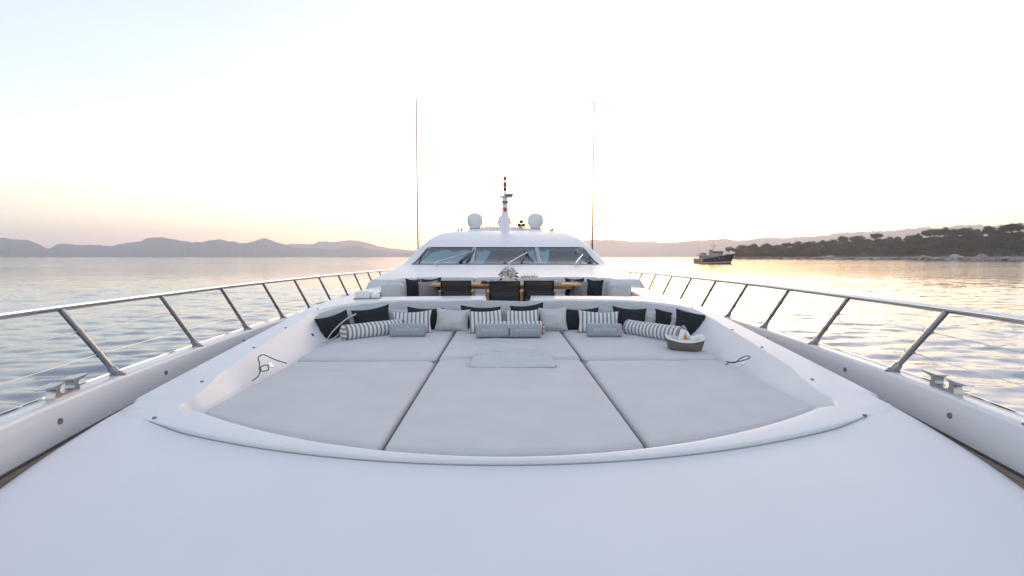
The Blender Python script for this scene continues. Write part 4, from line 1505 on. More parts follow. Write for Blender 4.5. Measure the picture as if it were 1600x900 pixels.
mb.loft([bring(0.216, 0.146, lambda a: rim(a) - 0.012 + 0.006 * math.sin(5 * a)), bring(0.214, 0.144, lambda a: rim(a) + 0.012), bring(0.200, 0.128, lambda a: rim(a) + 0.012 + 0.006 * math.sin(7 * a)), bring(0.180, 0.112, lambda a: 0.06), bring(0.15, 0.09, lambda a: 0.02), bring(0.01, 0.01, lambda a: 0.018)])
mb.build('lining', M['lining'], bk, local=True)
tag(bk, 'oval grey wicker basket with white lining at the right end of the sunpad', 'basket')


def bottle(name, label, x, y, z, tilt, ang, r, h, body, capm, cat='bottle'):
    e = empty(name, (bk.location.x + x, bk.location.y + y, bk.location.z + z + 0.055), (R(tilt) * math.cos(R(ang)), R(tilt) * math.sin(R(ang)), 0))
    MB().lathe([(r * 0.9, 0), (r, 0.008), (r, h * 0.68), (r * 0.82, h * 0.78), (r * 0.5, h * 0.84)], 16).build('bottle_body', body, e, local=True)
    MB().lathe([(r * 0.55, h * 0.83), (r * 0.56, h * 0.97), (r * 0.46, h)], 14).build('cap', capm, e, local=True)
    tag(e, label, cat, 'sun lotion bottles in the basket')
    return e


pw = mat('white_plastic', (0.78, 0.78, 0.78), 0.3, noise_scale=10, var=0.03)
pb = mat('blue_plastic', (0.05, 0.22, 0.55), 0.3, noise_scale=10, var=0.06)
po = mat('amber_plastic', (0.62, 0.30, 0.03), 0.25, noise_scale=10, var=0.1)
pc = mat('cork', (0.45, 0.27, 0.15), 0.8, noise_scale=40, var=0.2)
pbr = mat('brown_plastic', (0.09, 0.04, 0.02), 0.3, noise_scale=10, var=0.1)
bottle('lotion_bottle', 'white lotion bottle with blue cap in the basket', -0.07, -0.03, 0.035, 14, 60, 0.030, 0.185, pw, pb)
bottle('lotion_bottle', 'amber lotion bottle in the middle of the basket', -0.005, -0.03, 0.03, -10, 70, 0.026, 0.17, po, po)
bottle('lotion_bottle', 'white lotion bottle leaning right, beside the amber one', 0.055, -0.03, 0.03, -26, 80, 0.026, 0.17, pw, pw)
bottle('lotion_bottle', 'brown bottle with a cork-coloured cap at the back of the basket', 0.075, 0.045, 0.03, -24, 80, 0.024, 0.20, pbr, pc)
rt = MB().tube([(2.06, 5.09, -0.945), (2.13, 5.085, -0.925), (2.205, 5.07, -0.905)], [0.032, 0.036, 0.034], 14).build('hand_towel', M['lining'])
tag(rt, 'small rolled white cloth lying in the right end of the basket', 'towel')

# ------------------------------------------------------------------ dining cockpit: settee
sb = MB()
sb.rbox(-2.43, 2.43, 9.86, 10.54, -1.31, -0.96, 0.02)
sb.rbox(-2.43, -1.80, 8.72, 9.87, -1.31, -0.961, 0.02)
sb.rbox(1.80, 2.43, 8.72, 9.87, -1.31, -0.961, 0.02)
sb.build('settee_base', M['gel'], yacht)


def cushion_box(name, label, x0, x1, y0, y1, z0, z1, r=0.05, group='settee cushions', seed=0.0, mt=None):
    bm = bmesh.new()
    bmesh.ops.create_cube(bm, size=1.0)
    for q in bm.verts: q.co = Vector(((x0 + x1) / 2 + q.co.x * (x1 - x0), (y0 + y1) / 2 + q.co.y * (y1 - y0), (z0 + z1) / 2 + q.co.z * (z1 - z0)))
    bmesh.ops.bevel(bm, geom=list(bm.edges), offset=r, segments=4, profile=0.5, affect='EDGES')
    bmesh.ops.subdivide_edges(bm, edges=[e for e in bm.edges if e.calc_length() > 0.25], cuts=5, use_grid_fill=True)
    cx, cy_, cz = (x0 + x1) / 2, (y0 + y1) / 2, (z0 + z1) / 2
    for q in bm.verts:
        a = min(1, abs(q.co.x - cx) / ((x1 - x0) / 2)); b_ = min(1, abs(q.co.y - cy_) / ((y1 - y0) / 2)); c = min(1, abs(q.co.z - cz) / ((z1 - z0) / 2))
        bul = 0.012
        q.co += Vector((math.copysign(bul * (1 - b_ ** 2) * (1 - c ** 2), q.co.x - cx) if a > 0.9 else 0, math.copysign(bul * (1 - a ** 2) * (1 - c ** 2), q.co.y - cy_) if b_ > 0.9 else 0, math.copysign(bul * (1 - a ** 2) * (1 - b_ ** 2), q.co.z - cz) if c > 0.9 and q.co.z > cz else 0))
        q.co += Vector([0.004 * noise.noise(q.co * 4 + Vector((seed, 0, k * 7))) for k in range(3)])
    bm.verts.index_update()
    mb = MB(); mb.v = [q.co[:] for q in bm.verts]; mb.f = [[q.index for q in f.verts] for f in bm.faces]
    bm.free()
    o = mb.build(name, mt or M['sofa'], None, angle=60)
    tag(o, label, 'cushion', group)
    return o


cushion_box('seat_cushion', 'pale grey settee seat cushion along the left side of the dining cockpit', -2.12, -1.80, 8.74, 9.85, -0.958, -0.845, 0.04, seed=1)
cushion_box('seat_cushion', 'pale grey settee seat cushion along the right side of the dining cockpit', 1.80, 2.12, 8.74, 9.85, -0.958, -0.845, 0.04, seed=2)
cushion_box('seat_cushion', 'long pale grey settee seat cushion behind the teak table', -2.12, 2.12, 9.87, 10.26, -0.958, -0.845, 0.04, seed=3)
cushion_box('back_cushion', 'pale grey block backrest at the left end of the settee', -2.42, -2.02, 8.74, 9.10, -0.956, -0.52, 0.06, seed=4)
cushion_box('back_cushion', 'pale grey block backrest at the right end of the settee', 2.02, 2.42, 8.74, 9.10, -0.956, -0.515, 0.06, seed=5)
cushion_box('back_cushion', 'pale grey side backrest behind the left charcoal dining pillow', -2.42, -2.10, 9.11, 10.53, -0.956, -0.49, 0.06, seed=6)
cushion_box('back_cushion', 'pale grey side backrest behind the right charcoal dining pillow', 2.10, 2.42, 9.11, 10.53, -0.956, -0.49, 0.06, seed=7)
cushion_box('back_cushion', 'left piece of the long settee backrest below the windscreen', -2.09, -0.72, 10.28, 10.53, -0.956, -0.475, 0.05, seed=8)
cushion_box('back_cushion', 'middle piece of the long settee backrest below the windscreen', -0.71, 0.71, 10.28, 10.53, -0.956, -0.475, 0.05, seed=9)
cushion_box('back_cushion', 'right piece of the long settee backrest below the windscreen', 0.72, 2.09, 10.28, 10.53, -0.956, -0.475, 0.05, seed=10)

# dining pillows
DG = 'pillows on the dining settee'
pillow('pillow', 'leftmost charcoal pillow on the dining settee', 647, 436, 9.25, 24, D_, 14, 40, 4, 0.13, group=DG, lo=-0.845)
pillow('pillow', 'mid grey pillow left of the teak table', 670, 439, 9.30, 32, M['mgrey'], 22, 18, -4, 0.13, M['red'], group=DG, lo=-0.845)
pillow('pillow', 'charcoal pillow peeping out behind the mid grey pillow left of the table', 676, 435, 9.55, 30, D_, 14, 20, -4, 0.12, group=DG, lo=-0.845)
pillow('pillow', 'charcoal pillow peeping out behind the mid grey pillow right of the table', 897, 435, 9.62, 28, D_, 14, -14, 0, 0.12, group=DG, lo=-0.845)
pillow('pillow', 'mid grey pillow right of the teak table', 904, 439, 9.30, 28, M['mgrey'], 22, -14, 4, 0.13, group=DG, lo=-0.845)
pillow('pillow', 'rightmost charcoal pillow on the dining settee', 928, 437, 9.25, 25, D_, 16, -24, 2, 0.13, group=DG, lo=-0.845)

# ------------------------------------------------------------------ teak table
TZ = -0.535
tb = empty('dining_table', (0.0, 9.2, -1.30))
for k in range(5):           # boards of the top
    y0 = 8.78 + k * 0.166
    MB().rbox(-1.43, 1.40, y0, y0 + 0.162, TZ - 0.045, TZ, 0.008, 2).build('board', M['teak'], tb)
for x0, x1 in ((-1.50, -1.434), (1.404, 1.47)):
    MB().rbox(x0, x1, 8.78, 9.606, TZ - 0.046, TZ + 0.001, 0.01, 2).build('end_board', M['teak'], tb)
MB().rbox(-1.3, 1.27, 8.86, 8.90, TZ - 0.10, TZ - 0.046, 0.005, 2).build('apron', M['teak'], tb)
for x in (-0.38, 0.36):
    mb = MB().tube([(x, 9.2, -1.30), (x, 9.2, TZ - 0.05)], 0.055, 14)
    mb.lathe([(0.2, 0), (0.2, 0.012), (0.07, 0.03)], 20, (x, 9.2, -1.30))
    mb.build('leg', M['steel_d'], tb)
tag(tb, 'long teak dining table with pale board ends, laid in the cockpit', 'table')

# ------------------------------------------------------------------ chairs: black textile on teak arms
m, nt, b = new_mat('black_mesh_textile')
b.inputs['Base Color'].default_value = (0.014, 0.014, 0.016, 1); b.inputs['Roughness'].default_value = 0.7
trn = nt.nodes.new('ShaderNodeBsdfTransparent'); mxs = nt.nodes.new('ShaderNodeMixShader'); mxs.inputs[0].default_value = 0.94
nt.links.new(trn.outputs[0], mxs.inputs[1]); nt.links.new(b.outputs[0], mxs.inputs[2])
nt.links.new(mxs.outputs[0], nt.nodes['Material Output'].inputs['Surface'])
M['mesh'] = m
M['blackframe'] = mat('black_lacquer', (0.012, 0.012, 0.013), 0.35, noise_scale=20, var=0.15)


def make_chair(label, x, y, rz):
    e = empty('dining_chair', (x, y, -1.30), (0, 0, R(rz)))
    W, H, SH = 0.265, 0.865, 0.45
    # faces +Y; back is at -Y
    bp = MB()
    for s in (-1, 1):
        MB().tube([(s * W, -0.02, SH - 0.03), (s * W, -0.06, SH + 0.2), (s * W, -0.10, H)], [0.019, 0.018, 0.016], 8).build('back_post', M['blackframe'], e, local=True)
        fl = MB().rbox(s * (W + 0.03) - 0.018, s * (W + 0.03) + 0.018, 0.40, 0.44, 0, 0.655, 0.006, 2); fl.build('leg', M['teak'], e, local=True)
        rl = MB().tube([(s * (W + 0.03), -0.10, 0.0), (s * (W + 0.03), -0.02, 0.35), (s * (W + 0.03), -0.045, 0.66)], [0.019, 0.021, 0.018], 8); rl.build('leg', M['teak'], e, local=True)
        MB().rbox(s * (W + 0.03) - 0.026, s * (W + 0.03) + 0.026, -0.09, 0.47, 0.655, 0.682, 0.008, 2).build('armrest', M['teak'], e, local=True)
        MB().rbox(s * W - 0.014, s * W + 0.014, 0.0, 0.44, SH - 0.035, SH - 0.002, 0.005, 2).build('seat_rail', M['blackframe'], e, local=True)
    for z, yy in ((H - 0.012, -0.10), (SH + 0.245, -0.068), (SH + 0.085, -0.043)):
        MB().tube([(-W, yy, z), (0, yy - 0.02, z), (W, yy, z)], 0.014, 8).build('back_rail', M['blackframe'], e, local=True)

    def bk_(a, t): return (a * W, -0.043 - 0.057 * t - 0.02 * (1 - a * a), SH + 0.085 + (H - SH - 0.09) * t)
    MB().grid(bk_, list(np.linspace(-1, 1, 13)), list(np.linspace(0, 1, 8))).build('backrest', M['mesh'], e, local=True)
    MB().grid(lambda a, t: (a * W, 0.0 + 0.43 * t, SH - 0.01 - 0.02 * (1 - a * a)), list(np.linspace(-1, 1, 9)), list(np.linspace(0, 1, 6))).build('seat', M['mesh'], e, local=True)
    tag(e, label, 'chair', 'dining chairs with their backs to the sunpad')
    return e


make_chair('left black textile dining chair with teak arms, seen from behind', -0.93, 8.38, 0)
make_chair('middle black textile dining chair with teak arms, standing behind the step', -0.045, 8.22, 2)
make_chair('right black textile dining chair with teak arms, seen from behind', 0.585, 8.38, -1)

# ------------------------------------------------------------------ on the table
wc = M['white_ceramic'] = mat('white_ceramic', (0.78, 0.78, 0.77), 0.2, noise_scale=8, var=0.03)
petal = mat('white_petal', (0.82, 0.83, 0.78), 0.8, noise_scale=30, var=0.08)
leafm = mat('dark_leaf', (0.02, 0.045, 0.018), 0.5, noise_scale=20, var=0.3)
stemm = mat('green_stem', (0.05, 0.10, 0.03), 0.6, noise_scale=20, var=0.2)
VX, VY = 0.03, 9.10
vz = empty('flower_vase', (VX, VY, TZ))
MB().lathe([(0.05, 0.0), (0.065, 0.01), (0.085, 0.06), (0.088, 0.10), (0.075, 0.135), (0.068, 0.145), (0.060, 0.14), (0.05, 0.03)], 24).build('vase', wc, vz, local=True)
rnd = random.Random(4)
for k in range(26):          # blossoms
    a = rnd.random() * 6.28; el = math.asin(rnd.uniform(-0.1, 1.0)); rr = rnd.uniform(0.09, 0.14)
    c = Vector((rr * math.cos(a) * math.cos(el) * 1.05, rr * math.sin(a) * math.cos(el), 0.165 + rr * math.sin(el)))
    mb = MB()
    for ly, (np_, rad, tilt) in enumerate(((7, 0.056, 62), (6, 0.048, 40), (5, 0.034, 18))):
        for p in range(np_):
            t = Matrix.Translation(c) @ c.normalized().to_track_quat('Z', 'Y').to_matrix().to_4x4() @ Matrix.Rotation(6.283 * p / np_ + ly * 0.5, 4, 'Z') @ Matrix.Rotation(R(90 - tilt), 4, 'Y')
            q = [(0, -0.006, 0), (0.004, -0.5 * rad, -0.5 * rad), (0.0, -0.42 * rad, -rad), (0.006, 0.0, -1.15 * rad), (0.0, 0.42 * rad, -rad), (0.004, 0.5 * rad, -0.5 * rad), (0, 0.006, 0)]
            mb.add([t @ Vector((v_[0], v_[1], -v_[2])) for v_ in q], [(0, 1, 2, 3), (0, 3, 4, 5, 6)])
    mb.ellipsoid(c, (0.040, 0.040, 0.034), 10, 7)
    mb.v = [tuple(Vector(q) * (1 + 0.05 * noise.noise(Vector(q) * 60))) for q in mb.v]
    mb.build('blossom', petal, vz, local=True)
for k in range(14):          # leaves
    a = rnd.random() * 6.28; el = R(rnd.uniform(-40, 25)); rr = rnd.uniform(0.12, 0.16)
    d = Vector((math.cos(a) * math.cos(el), math.sin(a) * math.cos(el), math.sin(el)))
    t = Matrix.Translation(Vector((0, 0, 0.17)) + d * rr) @ d.to_track_quat('X', 'Z').to_matrix().to_4x4() @ Matrix.Rotation(rnd.uniform(-1, 1), 4, 'X')
    q = [(0, 0, 0), (0.03, 0.018, 0.004), (0.06, 0.014, 0.0), (0.095, 0, -0.012), (0.06, -0.014, 0.0), (0.03, -0.018, 0.004)]
    MB().add([t @ Vector(v_) for v_ in q], [(0, 1, 2, 3), (0, 3, 4, 5)]).build('leaf', leafm, vz, local=True)
mb = MB()
for k in range(10):
    a = k * 0.63
    mb.tube([(0.02 * math.cos(a), 0.02 * math.sin(a), 0.06), (0.07 * math.cos(a), 0.07 * math.sin(a), 0.20)], 0.004, 5)
mb.build('stems', stemm, vz, local=True)
tag(vz, 'white vase with white flowers and dark leaves on the teak table', 'flowers')

m, nt, b = new_mat('clear_glass')
nt.nodes.remove(b)
tr = nt.nodes.new('ShaderNodeBsdfTransparent'); tr.inputs['Color'].default_value = (0.985, 0.985, 0.985, 1)
gl = nt.nodes.new('ShaderNodeBsdfGlossy'); gl.inputs['Roughness'].default_value = 0.03
lw = nt.nodes.new('ShaderNodeLayerWeight'); lw.inputs['Blend'].default_value = 0.05
mx = nt.nodes.new('ShaderNodeMixShader')
nt.links.new(lw.outputs['Fresnel'], mx.inputs[0]); nt.links.new(tr.outputs[0], mx.inputs[1]); nt.links.new(gl.outputs[0], mx.inputs[2])
nt.links.new(mx.outputs[0], nt.nodes['Material Output'].inputs['Surface'])
M['clear'] = m
wine = mat('white_wine', (0.85, 0.80, 0.60), 0.2, noise_scale=5, var=0.03)
for u, y, lab in ((817, 9.05, 'leftmost wine glass beside the flowers'), (822, 9.25, 'wine glass second from the flowers'), (827.5, 9.05, 'wine glass in the middle of the five'), (833, 9.25, 'wine glass second from the right-hand end of the five'), (838, 9.05, 'wine glass farthest from the flowers')):
    p = view_point(u, 440, y)
    e = empty('wine_glass', (p.x, y, TZ))
    MB().lathe([(0.034, 0), (0.034, 0.003), (0.006, 0.008), (0.0045, 0.085), (0.02, 0.10), (0.036, 0.125), (0.040, 0.155), (0.034, 0.205), (0.032, 0.205), (0.037, 0.155), (0.033, 0.127), (0.01, 0.103)], 18).build('glass', M['clear'], e, local=True)
    MB().lathe([(0.012, 0.105), (0.031, 0.127), (0.0355, 0.148), (0.001, 0.149)], 16).build('wine', wine, e, local=True)
    tag(e, lab + ', with pale wine', 'glass', 'wine glasses on the teak table')
plate_m = mat('dark_slate', (0.05, 0.045, 0.045), 0.5, noise_scale=20, var=0.2)
food = [mat('bread_crust', (0.36, 0.17, 0.06), 0.8, noise_scale=40, var=0.3), mat('dark_fruit', (0.06, 0.015, 0.03), 0.35, noise_scale=30, var=0.3), mat('pale_cheese', (0.62, 0.50, 0.28), 0.6, noise_scale=30, var=0.1), mat('ham_pink', (0.50, 0.17, 0.12), 0.6, noise_scale=30, var=0.2)]
for (x, y, sx, lab) in ((-0.33, 9.02, 0.19, 'dark slate platter of fruit between the left chair and middle chair'), (-0.13, 8.98, 0.16, 'dark platter heaped with bread, directly left of the flowers')):
    e = empty('platter', (x, y, TZ))
    MB().rbox(-sx, sx, -0.11, 0.11, 0.0, 0.014, 0.005, 2).build('slate', plate_m, e, local=True)
    for k in range(18):
        r_ = rnd.uniform(0.018, 0.034)
        MB().ellipsoid((rnd.uniform(-sx * 0.85, sx * 0.85), rnd.uniform(-0.08, 0.08), 0.014 + r_ * 0.7), (r_ * rnd.uniform(0.9, 1.5), r_, r_ * 0.8), 10, 6).build('morsel', food[rnd.randrange(4)] if lab.startswith('dark platter') else food[rnd.choice((1, 1, 3, 0))], e, local=True)
    tag(e, lab, 'platter')
for x, y, lab in ((-0.92, 9.05, 'white plate at the place of the left chair'), (0.60, 9.05, 'white plate at the place of the right chair')):
    e = empty('plate', (x, y, TZ))
    MB().lathe([(0.07, 0), (0.10, 0.006), (0.135, 0.016), (0.133, 0.019), (0.09, 0.011), (0.01, 0.009)], 28).build('dish', wc, e, local=True)
    MB().rbox(-0.05, 0.05, -0.07, 0.07, 0.012, 0.026, 0.005, 2).build('napkin', M['mgrey'], e, local=True)
    tag(e, lab, 'plate', 'white plates')
nb_ = empty('napkin_stack', (0.98, 9.0, TZ))
for k in range(3):
    MB().rbox(-0.11 + 0.006 * k, 0.11 - 0.004 * k, -0.08, 0.08 - 0.006 * k, 0.002 + 0.019 * k, 0.020 + 0.019 * k, 0.007, 2).build('napkin', M['lgrey'], nb_, local=True)
tag(nb_, 'folded pale grey napkins stacked near the right end of the table', 'napkins')

# ------------------------------------------------------------------ wooded headland
def brg(u): return math.atan((u - 787) / 711.0)


shore_d = smooth_interp([1080, 1140, 1250, 1370, 1480, 1600, 1800, 2200, 2800], [1010, 985, 900, 800, 680, 565, 490, 450, 440])   # depth along +Y of the waterline


tops = smooth_interp([1080, 1128, 1145, 1165, 1200, 1235, 1260, 1290, 1320, 1346, 1375, 1410, 1440, 1462, 1482, 1520, 1556, 1592, 1640, 1750, 1900, 2300, 2800],
                     [402, 396, 388, 385, 383, 384, 381, 378, 374, 372, 369, 372, 368, 362, 360, 359, 358, 353, 350, 340, 335, 330, 330])


def head_h(u):                       # ground height under the tree tops
    y = shore_d(u) + 60
    return max(1.2, (401 - tops(u)) / 711.0 * y * 0.93 - SEA - 12.0)


def land_pt(u, t, y_extra=0.0):      # t: 0 waterline .. 1 ridge, >1 far side
    y0 = shore_d(u)
    dep = 26 + 90 * min(1, max(0, (u - 1130) / 200))
    y = y0 + dep * t
    h = head_h(u)
    edge = max(0.0, min(1.0, (u - 1122) / 26))
    prof = interp(t, [-0.2, 0, 0.05, 0.12, 0.3, 0.6, 1.0, 1.5, 2.2], [-0.25, -0.02, 0.10, 0.2, 0.42, 0.75, 1.0, 0.9, -0.2])
    z = SEA + (h * prof if t > 0.02 else prof * 4) * (0.25 + 0.75 * edge) + (0.9 * noise.fractal(Vector((u * 0.09, t * 5, 2.0)), 0.9, 2.0, 3) * (t > 0.01) * (t < 2))
    x = (u - 787) / 711.0 * y - 0.06
    return Vector((x, y, z))


m, nt, b = new_mat('headland_ground')
b.inputs['Roughness'].default_value = 0.95
geo = nt.nodes.new('ShaderNodeNewGeometry'); sp = nt.nodes.new('ShaderNodeSeparateXYZ'); nt.links.new(geo.outputs['Position'], sp.inputs[0])
nz = nt.nodes.new('ShaderNodeTexNoise'); nz.inputs['Scale'].default_value = 0.12; nz.inputs['Detail'].default_value = 5; nt.links.new(geo.outputs['Position'], nz.inputs['Vector'])
ad = nt.nodes.new('ShaderNodeMath'); ad.operation = 'MULTIPLY_ADD'; ad.inputs[1].default_value = 3.0; nt.links.new(nz.outputs['Fac'], ad.inputs[0]); nt.links.new(sp.outputs['Z'], ad.inputs[2])
rp = nt.nodes.new('ShaderNodeValToRGB')
mr = nt.nodes.new('ShaderNodeMapRange'); mr.inputs['From Min'].default_value = SEA; mr.inputs['From Max'].default_value = SEA + 8; nt.links.new(ad.outputs[0], mr.inputs['Value'])
nt.links.new(mr.outputs['Result'], rp.inputs['Fac'])
e = rp.color_ramp.elements
e[0].position = 0.25; e[0].color = (0.10, 0.085, 0.075, 1)
e[1].position = 0.62; e[1].color = (0.30, 0.24, 0.20, 1)
k = e.new(0.85); k.color = (0.045, 0.045, 0.028, 1)
nt.links.new(rp.outputs['Color'], b.inputs['Base Color'])
us = list(np.arange(1116, 1720, 4.0)) + list(np.arange(1730, 2800, 30.0))
mb = MB()
mb.loft([[land_pt(u, t) for u in us] for t in (-0.2, -0.05, 0, 0.03, 0.06, 0.1, 0.16, 0.25, 0.4, 0.6, 0.8, 1.0, 1.25, 1.5, 1.8, 2.2)], closed_u=False)
o = mb.build('headland', m, None, angle=80)
tag(o, kind='structure')

# low shoal left of the headland
M['shoal'] = mat('wet_rock', (0.07, 0.055, 0.05), 0.8, noise_scale=0.3, var=0.3)
mb = MB()
rg = []
for u in np.linspace(1012, 1136, 60):
    t = (u - 1012) / 124
    y = 1150 - 120 * t
    x = (u - 787) / 711 * y
    h = max(0.05, 1.1 * min(1, t * 3) * (0.7 + 0.5 * noise.noise(Vector((u * 0.2, 1, 5)))) + 1.2 * max(0, t - 0.75))
    rg.append([(x, y - 10, SEA - 0.5), (x, y - 6, SEA + h * 0.6), (x, y, SEA + h), (x, y + 8, SEA + h * 0.7), (x, y + 14, SEA - 0.5)])
mb.loft(rg, closed_u=False)
o = mb.build('shoal', M['shoal'], None)
tag(o, kind='structure')


# ------------------------------------------------------------------ umbrella pines
def leaf_mat(name, c):
    m, nt, b = new_mat(name)
    b.inputs['Roughness'].default_value = 0.8
    b.inputs['Specular IOR Level'].default_value = 0.2
    oi = nt.nodes.new('ShaderNodeObjectInfo')
    geo = nt.nodes.new('ShaderNodeNewGeometry')
    nz = nt.nodes.new('ShaderNodeTexNoise'); nz.inputs['Scale'].default_value = 0.35; nz.inputs['Detail'].default_value = 3
    nt.links.new(geo.outputs['Position'], nz.inputs['Vector'])
    ad = nt.nodes.new('ShaderNodeMath'); ad.operation = 'MULTIPLY_ADD'; ad.inputs[1].default_value = 0.55
    nt.links.new(oi.outputs['Random'], ad.inputs[0]); nt.links.new(nz.outputs['Fac'], ad.inputs[2])
    rp = nt.nodes.new('ShaderNodeValToRGB')
    rp.color_ramp.elements[0].position = 0.40; rp.color_ramp.elements[0].color = (c[0] * 0.6, c[1] * 0.6, c[2] * 0.6, 1)
    rp.color_ramp.elements[1].position = 1.0; rp.color_ramp.elements[1].color = (c[0] * 2.0, c[1] * 1.8, c[2] * 1.3, 1)
    nt.links.new(ad.outputs[0], rp.inputs['Fac'])
    nt.links.new(rp.outputs['Color'], b.inputs['Base Color'])
    return m


M['needles'] = leaf_mat('pine_needles', (0.034, 0.040, 0.015))
M['shrub'] = leaf_mat('shrub_leaves', (0.030, 0.032, 0.015))
M['bark'] = mat('pine_bark', (0.10, 0.07, 0.055), 0.9, noise_scale=1.5, var=0.3)
rng = random.Random(11)


def leaf_cloud(mb, c, r, n, size, rg):
    """leaf-sized faces through a flattened clump, denser towards its upper skin"""
    for _ in range(n):
        d = Vector((rg.gauss(0, 1), rg.gauss(0, 1), rg.gauss(0, 1))).normalized()
        q = rg.random() ** 0.4
        p = Vector((c[0] + d.x * r[0] * q, c[1] + d.y * r[1] * q, c[2] + d.z * r[2] * q))
        a = Vector((rg.gauss(0, 1), rg.gauss(0, 1), rg.gauss(0, 0.5))).normalized()
        b_ = a.orthogonal().normalized(); b_ = (b_ * math.cos(rg.random() * 6.28) + a.cross(b_) * math.sin(rg.random() * 6.28)).normalized()
        s = size * rg.uniform(0.6, 1.3)
        i = len(mb.v)
        mb.v.extend([tuple(p - a * s), tuple(p + b_ * s * 0.55), tuple(p + a * s), tuple(p - b_ * s * 0.55)])
        mb.f.append((i, i + 1, i + 2, i + 3))


def make_pine(seed, H, Wd, lean=0.0, flat=0.30, bare=0.5):
    """trunk and crown meshes of one umbrella pine, base at the origin"""
    rg = random.Random(seed)
    tr = MB()
    top = Vector((lean * H, 0, H * 0.82))
    path = [Vector((0, 0, -1.5)), Vector((lean * H * 0.15, rg.uniform(-.3, .3), H * 0.25)), Vector((lean * H * 0.5, rg.uniform(-.4, .4), H * 0.5)), top]
    tr.tube(path, [0.42, 0.34, 0.28, 0.14], 7)
    cr = MB()
    ncl = rg.randint(11, 14)
    for k in range(ncl):
        a = 6.283 * k / ncl + rg.uniform(-.3, .3)
        rad = Wd / 2 * rg.uniform(0.25, 0.80) if k else 0
        c = top + Vector((math.cos(a) * rad, math.sin(a) * rad, H * rg.uniform(-0.05, 0.09) - 0.45 * flat * rad))
        rr = Wd * rg.uniform(0.16, 0.26)
        fork = path[2].lerp(top, rg.uniform(0.0, 0.7))
        tr.tube([fork, fork.lerp(c, 0.5) + Vector((0, 0, -0.3)), c], [0.14, 0.10, 0.05], 5)
        leaf_cloud(cr, c, (rr, rr, rr * flat * rg.uniform(1.3, 1.9)), 170, 0.85, rg)
        for _ in range(3):
            d = Vector((rg.uniform(-1, 1), rg.uniform(-1, 1), rg.uniform(-.3, .35))) * rr
            leaf_cloud(cr, c + Vector((d.x, d.y, d.z * flat)), (rr * 0.5, rr * 0.5, rr * 0.22), 36, 0.6, rg)
    return tr, cr


VAR = []
for sd, H, Wd, ln, fl in ((1, 13, 17, 0.04, 0.62), (2, 12, 20, -0.06, 0.50), (3, 16, 15, 0.02, 0.75), (4, 13, 18, 0.10, 0.46), (5, 9, 16, 0.0, 0.80), (6, 13, 13, -0.03, 0.7)):
    tr_, cr_ = make_pine(sd, H, Wd, ln, fl)
    VAR.append((tr_, cr_, H))
proto = {}


def put_pine(k, label, loc, sc, rz, group='umbrella pines on the headland'):
    if k not in proto:
        e = empty('pine_tree', loc, (0, 0, rz))
        VAR[k][0].build('trunk', M['bark'], e, local=True)
        VAR[k][1].build('crown', M['needles'], e, smooth=False, local=True)
        proto[k] = e
    else:
        e = copy_tree(proto[k])
        e.location = loc; e.rotation_euler = (0, 0, rz)
    e.scale = (sc[0], sc[0], sc[1]) if isinstance(sc, tuple) else (sc, sc, sc)
    tag(e, label, 'tree', group)
    return e


def ground_at(u, t): return land_pt(u, t)


# skyline trees, one by one: column, row of the top, variant, width factor, label
sky = [(1141, 387, 3, 0.7, 'small lone pine leaning out at the left tip of the headland'),
       (1163, 384.5, 1, 1.0, None), (1180, 383.5, 4, 1.0, None), (1201, 382, 0, 0.9, 'pine with a slightly raised round crown on the low left part of headland'), (1218, 384, 1, 0.9, None),
       (1232, 380.5, 3, 0.85, 'pine with a flat tilted crown and a gap beneath, above the dip in the canopy'),
       (1250, 380, 4, 1.0, None), (1270, 379, 1, 1.1, None), (1290, 377.5, 0, 1.1, None), (1306, 377, 4, 1.0, None),
       (1321, 371.5, 2, 0.95, 'tall round-headed pine with its pale trunk showing, mid headland'),
       (1345, 370, 1, 0.95, 'wide flat-topped pine just right of the tall pine with visible trunk'),
       (1374, 366, 3, 0.85, 'pine with a small flat crown rising alone above a low stretch of canopy'),
       (1396, 373, 4, 0.9, None), (1410, 371.5, 5, 0.7, 'small round-topped pine in the low gap of the skyline'), (1428, 371, 4, 0.9, None),
       (1441, 367.5, 0, 0.8, None), (1463, 360, 1, 1.0, 'broad pine on the left shoulder of the high canopy, sky gap below it'), (1484, 358.5, 0, 1.0, 'domed pine next to the broad one on the high canopy'), (1498, 361, 4, 0.9, None),
       (1516, 358, 1, 1.05, 'wide low-domed pine at the middle of the high canopy'), (1536, 361, 0, 0.95, None), (1555, 356.5, 2, 0.9, 'round-headed pine above the bright gaps in the high canopy'), (1572, 361, 4, 0.9, None),
       (1594, 349, 1, 1.1, 'highest spreading pine at the right edge of the picture')]
LAND = [(1141, 'the small leaning tip pine'), (1201, 'the low raised round crown'), (1232, 'the flat tilted crown'), (1321, 'the pine with visible trunk'), (1345, 'the wide flat-topped pine'), (1374, 'the pine rising alone'),
        (1410, 'the skyline gap pine'), (1463, 'the broad shoulder pine'), (1484, 'the domed pine'), (1516, 'the wide low-domed pine'), (1555, 'the round-headed high pine'), (1594, 'the highest edge pine')]
ORD = ['first', 'second', 'third', 'fourth', 'fifth', 'sixth', 'seventh', 'eighth', 'ninth', 'tenth', 'eleventh', 'twelfth']
cells = {}


def canopy_label(row, u):
    du, nm = min(((abs(u - q), n_) for q, n_ in LAND), key=lambda t_: t_[0])
    cells[(row, nm)] = cells.get((row, nm), 0) + 1
    return f"{ORD[cells[(row, nm)] - 1]} canopy pine of the {row} row near {nm}"


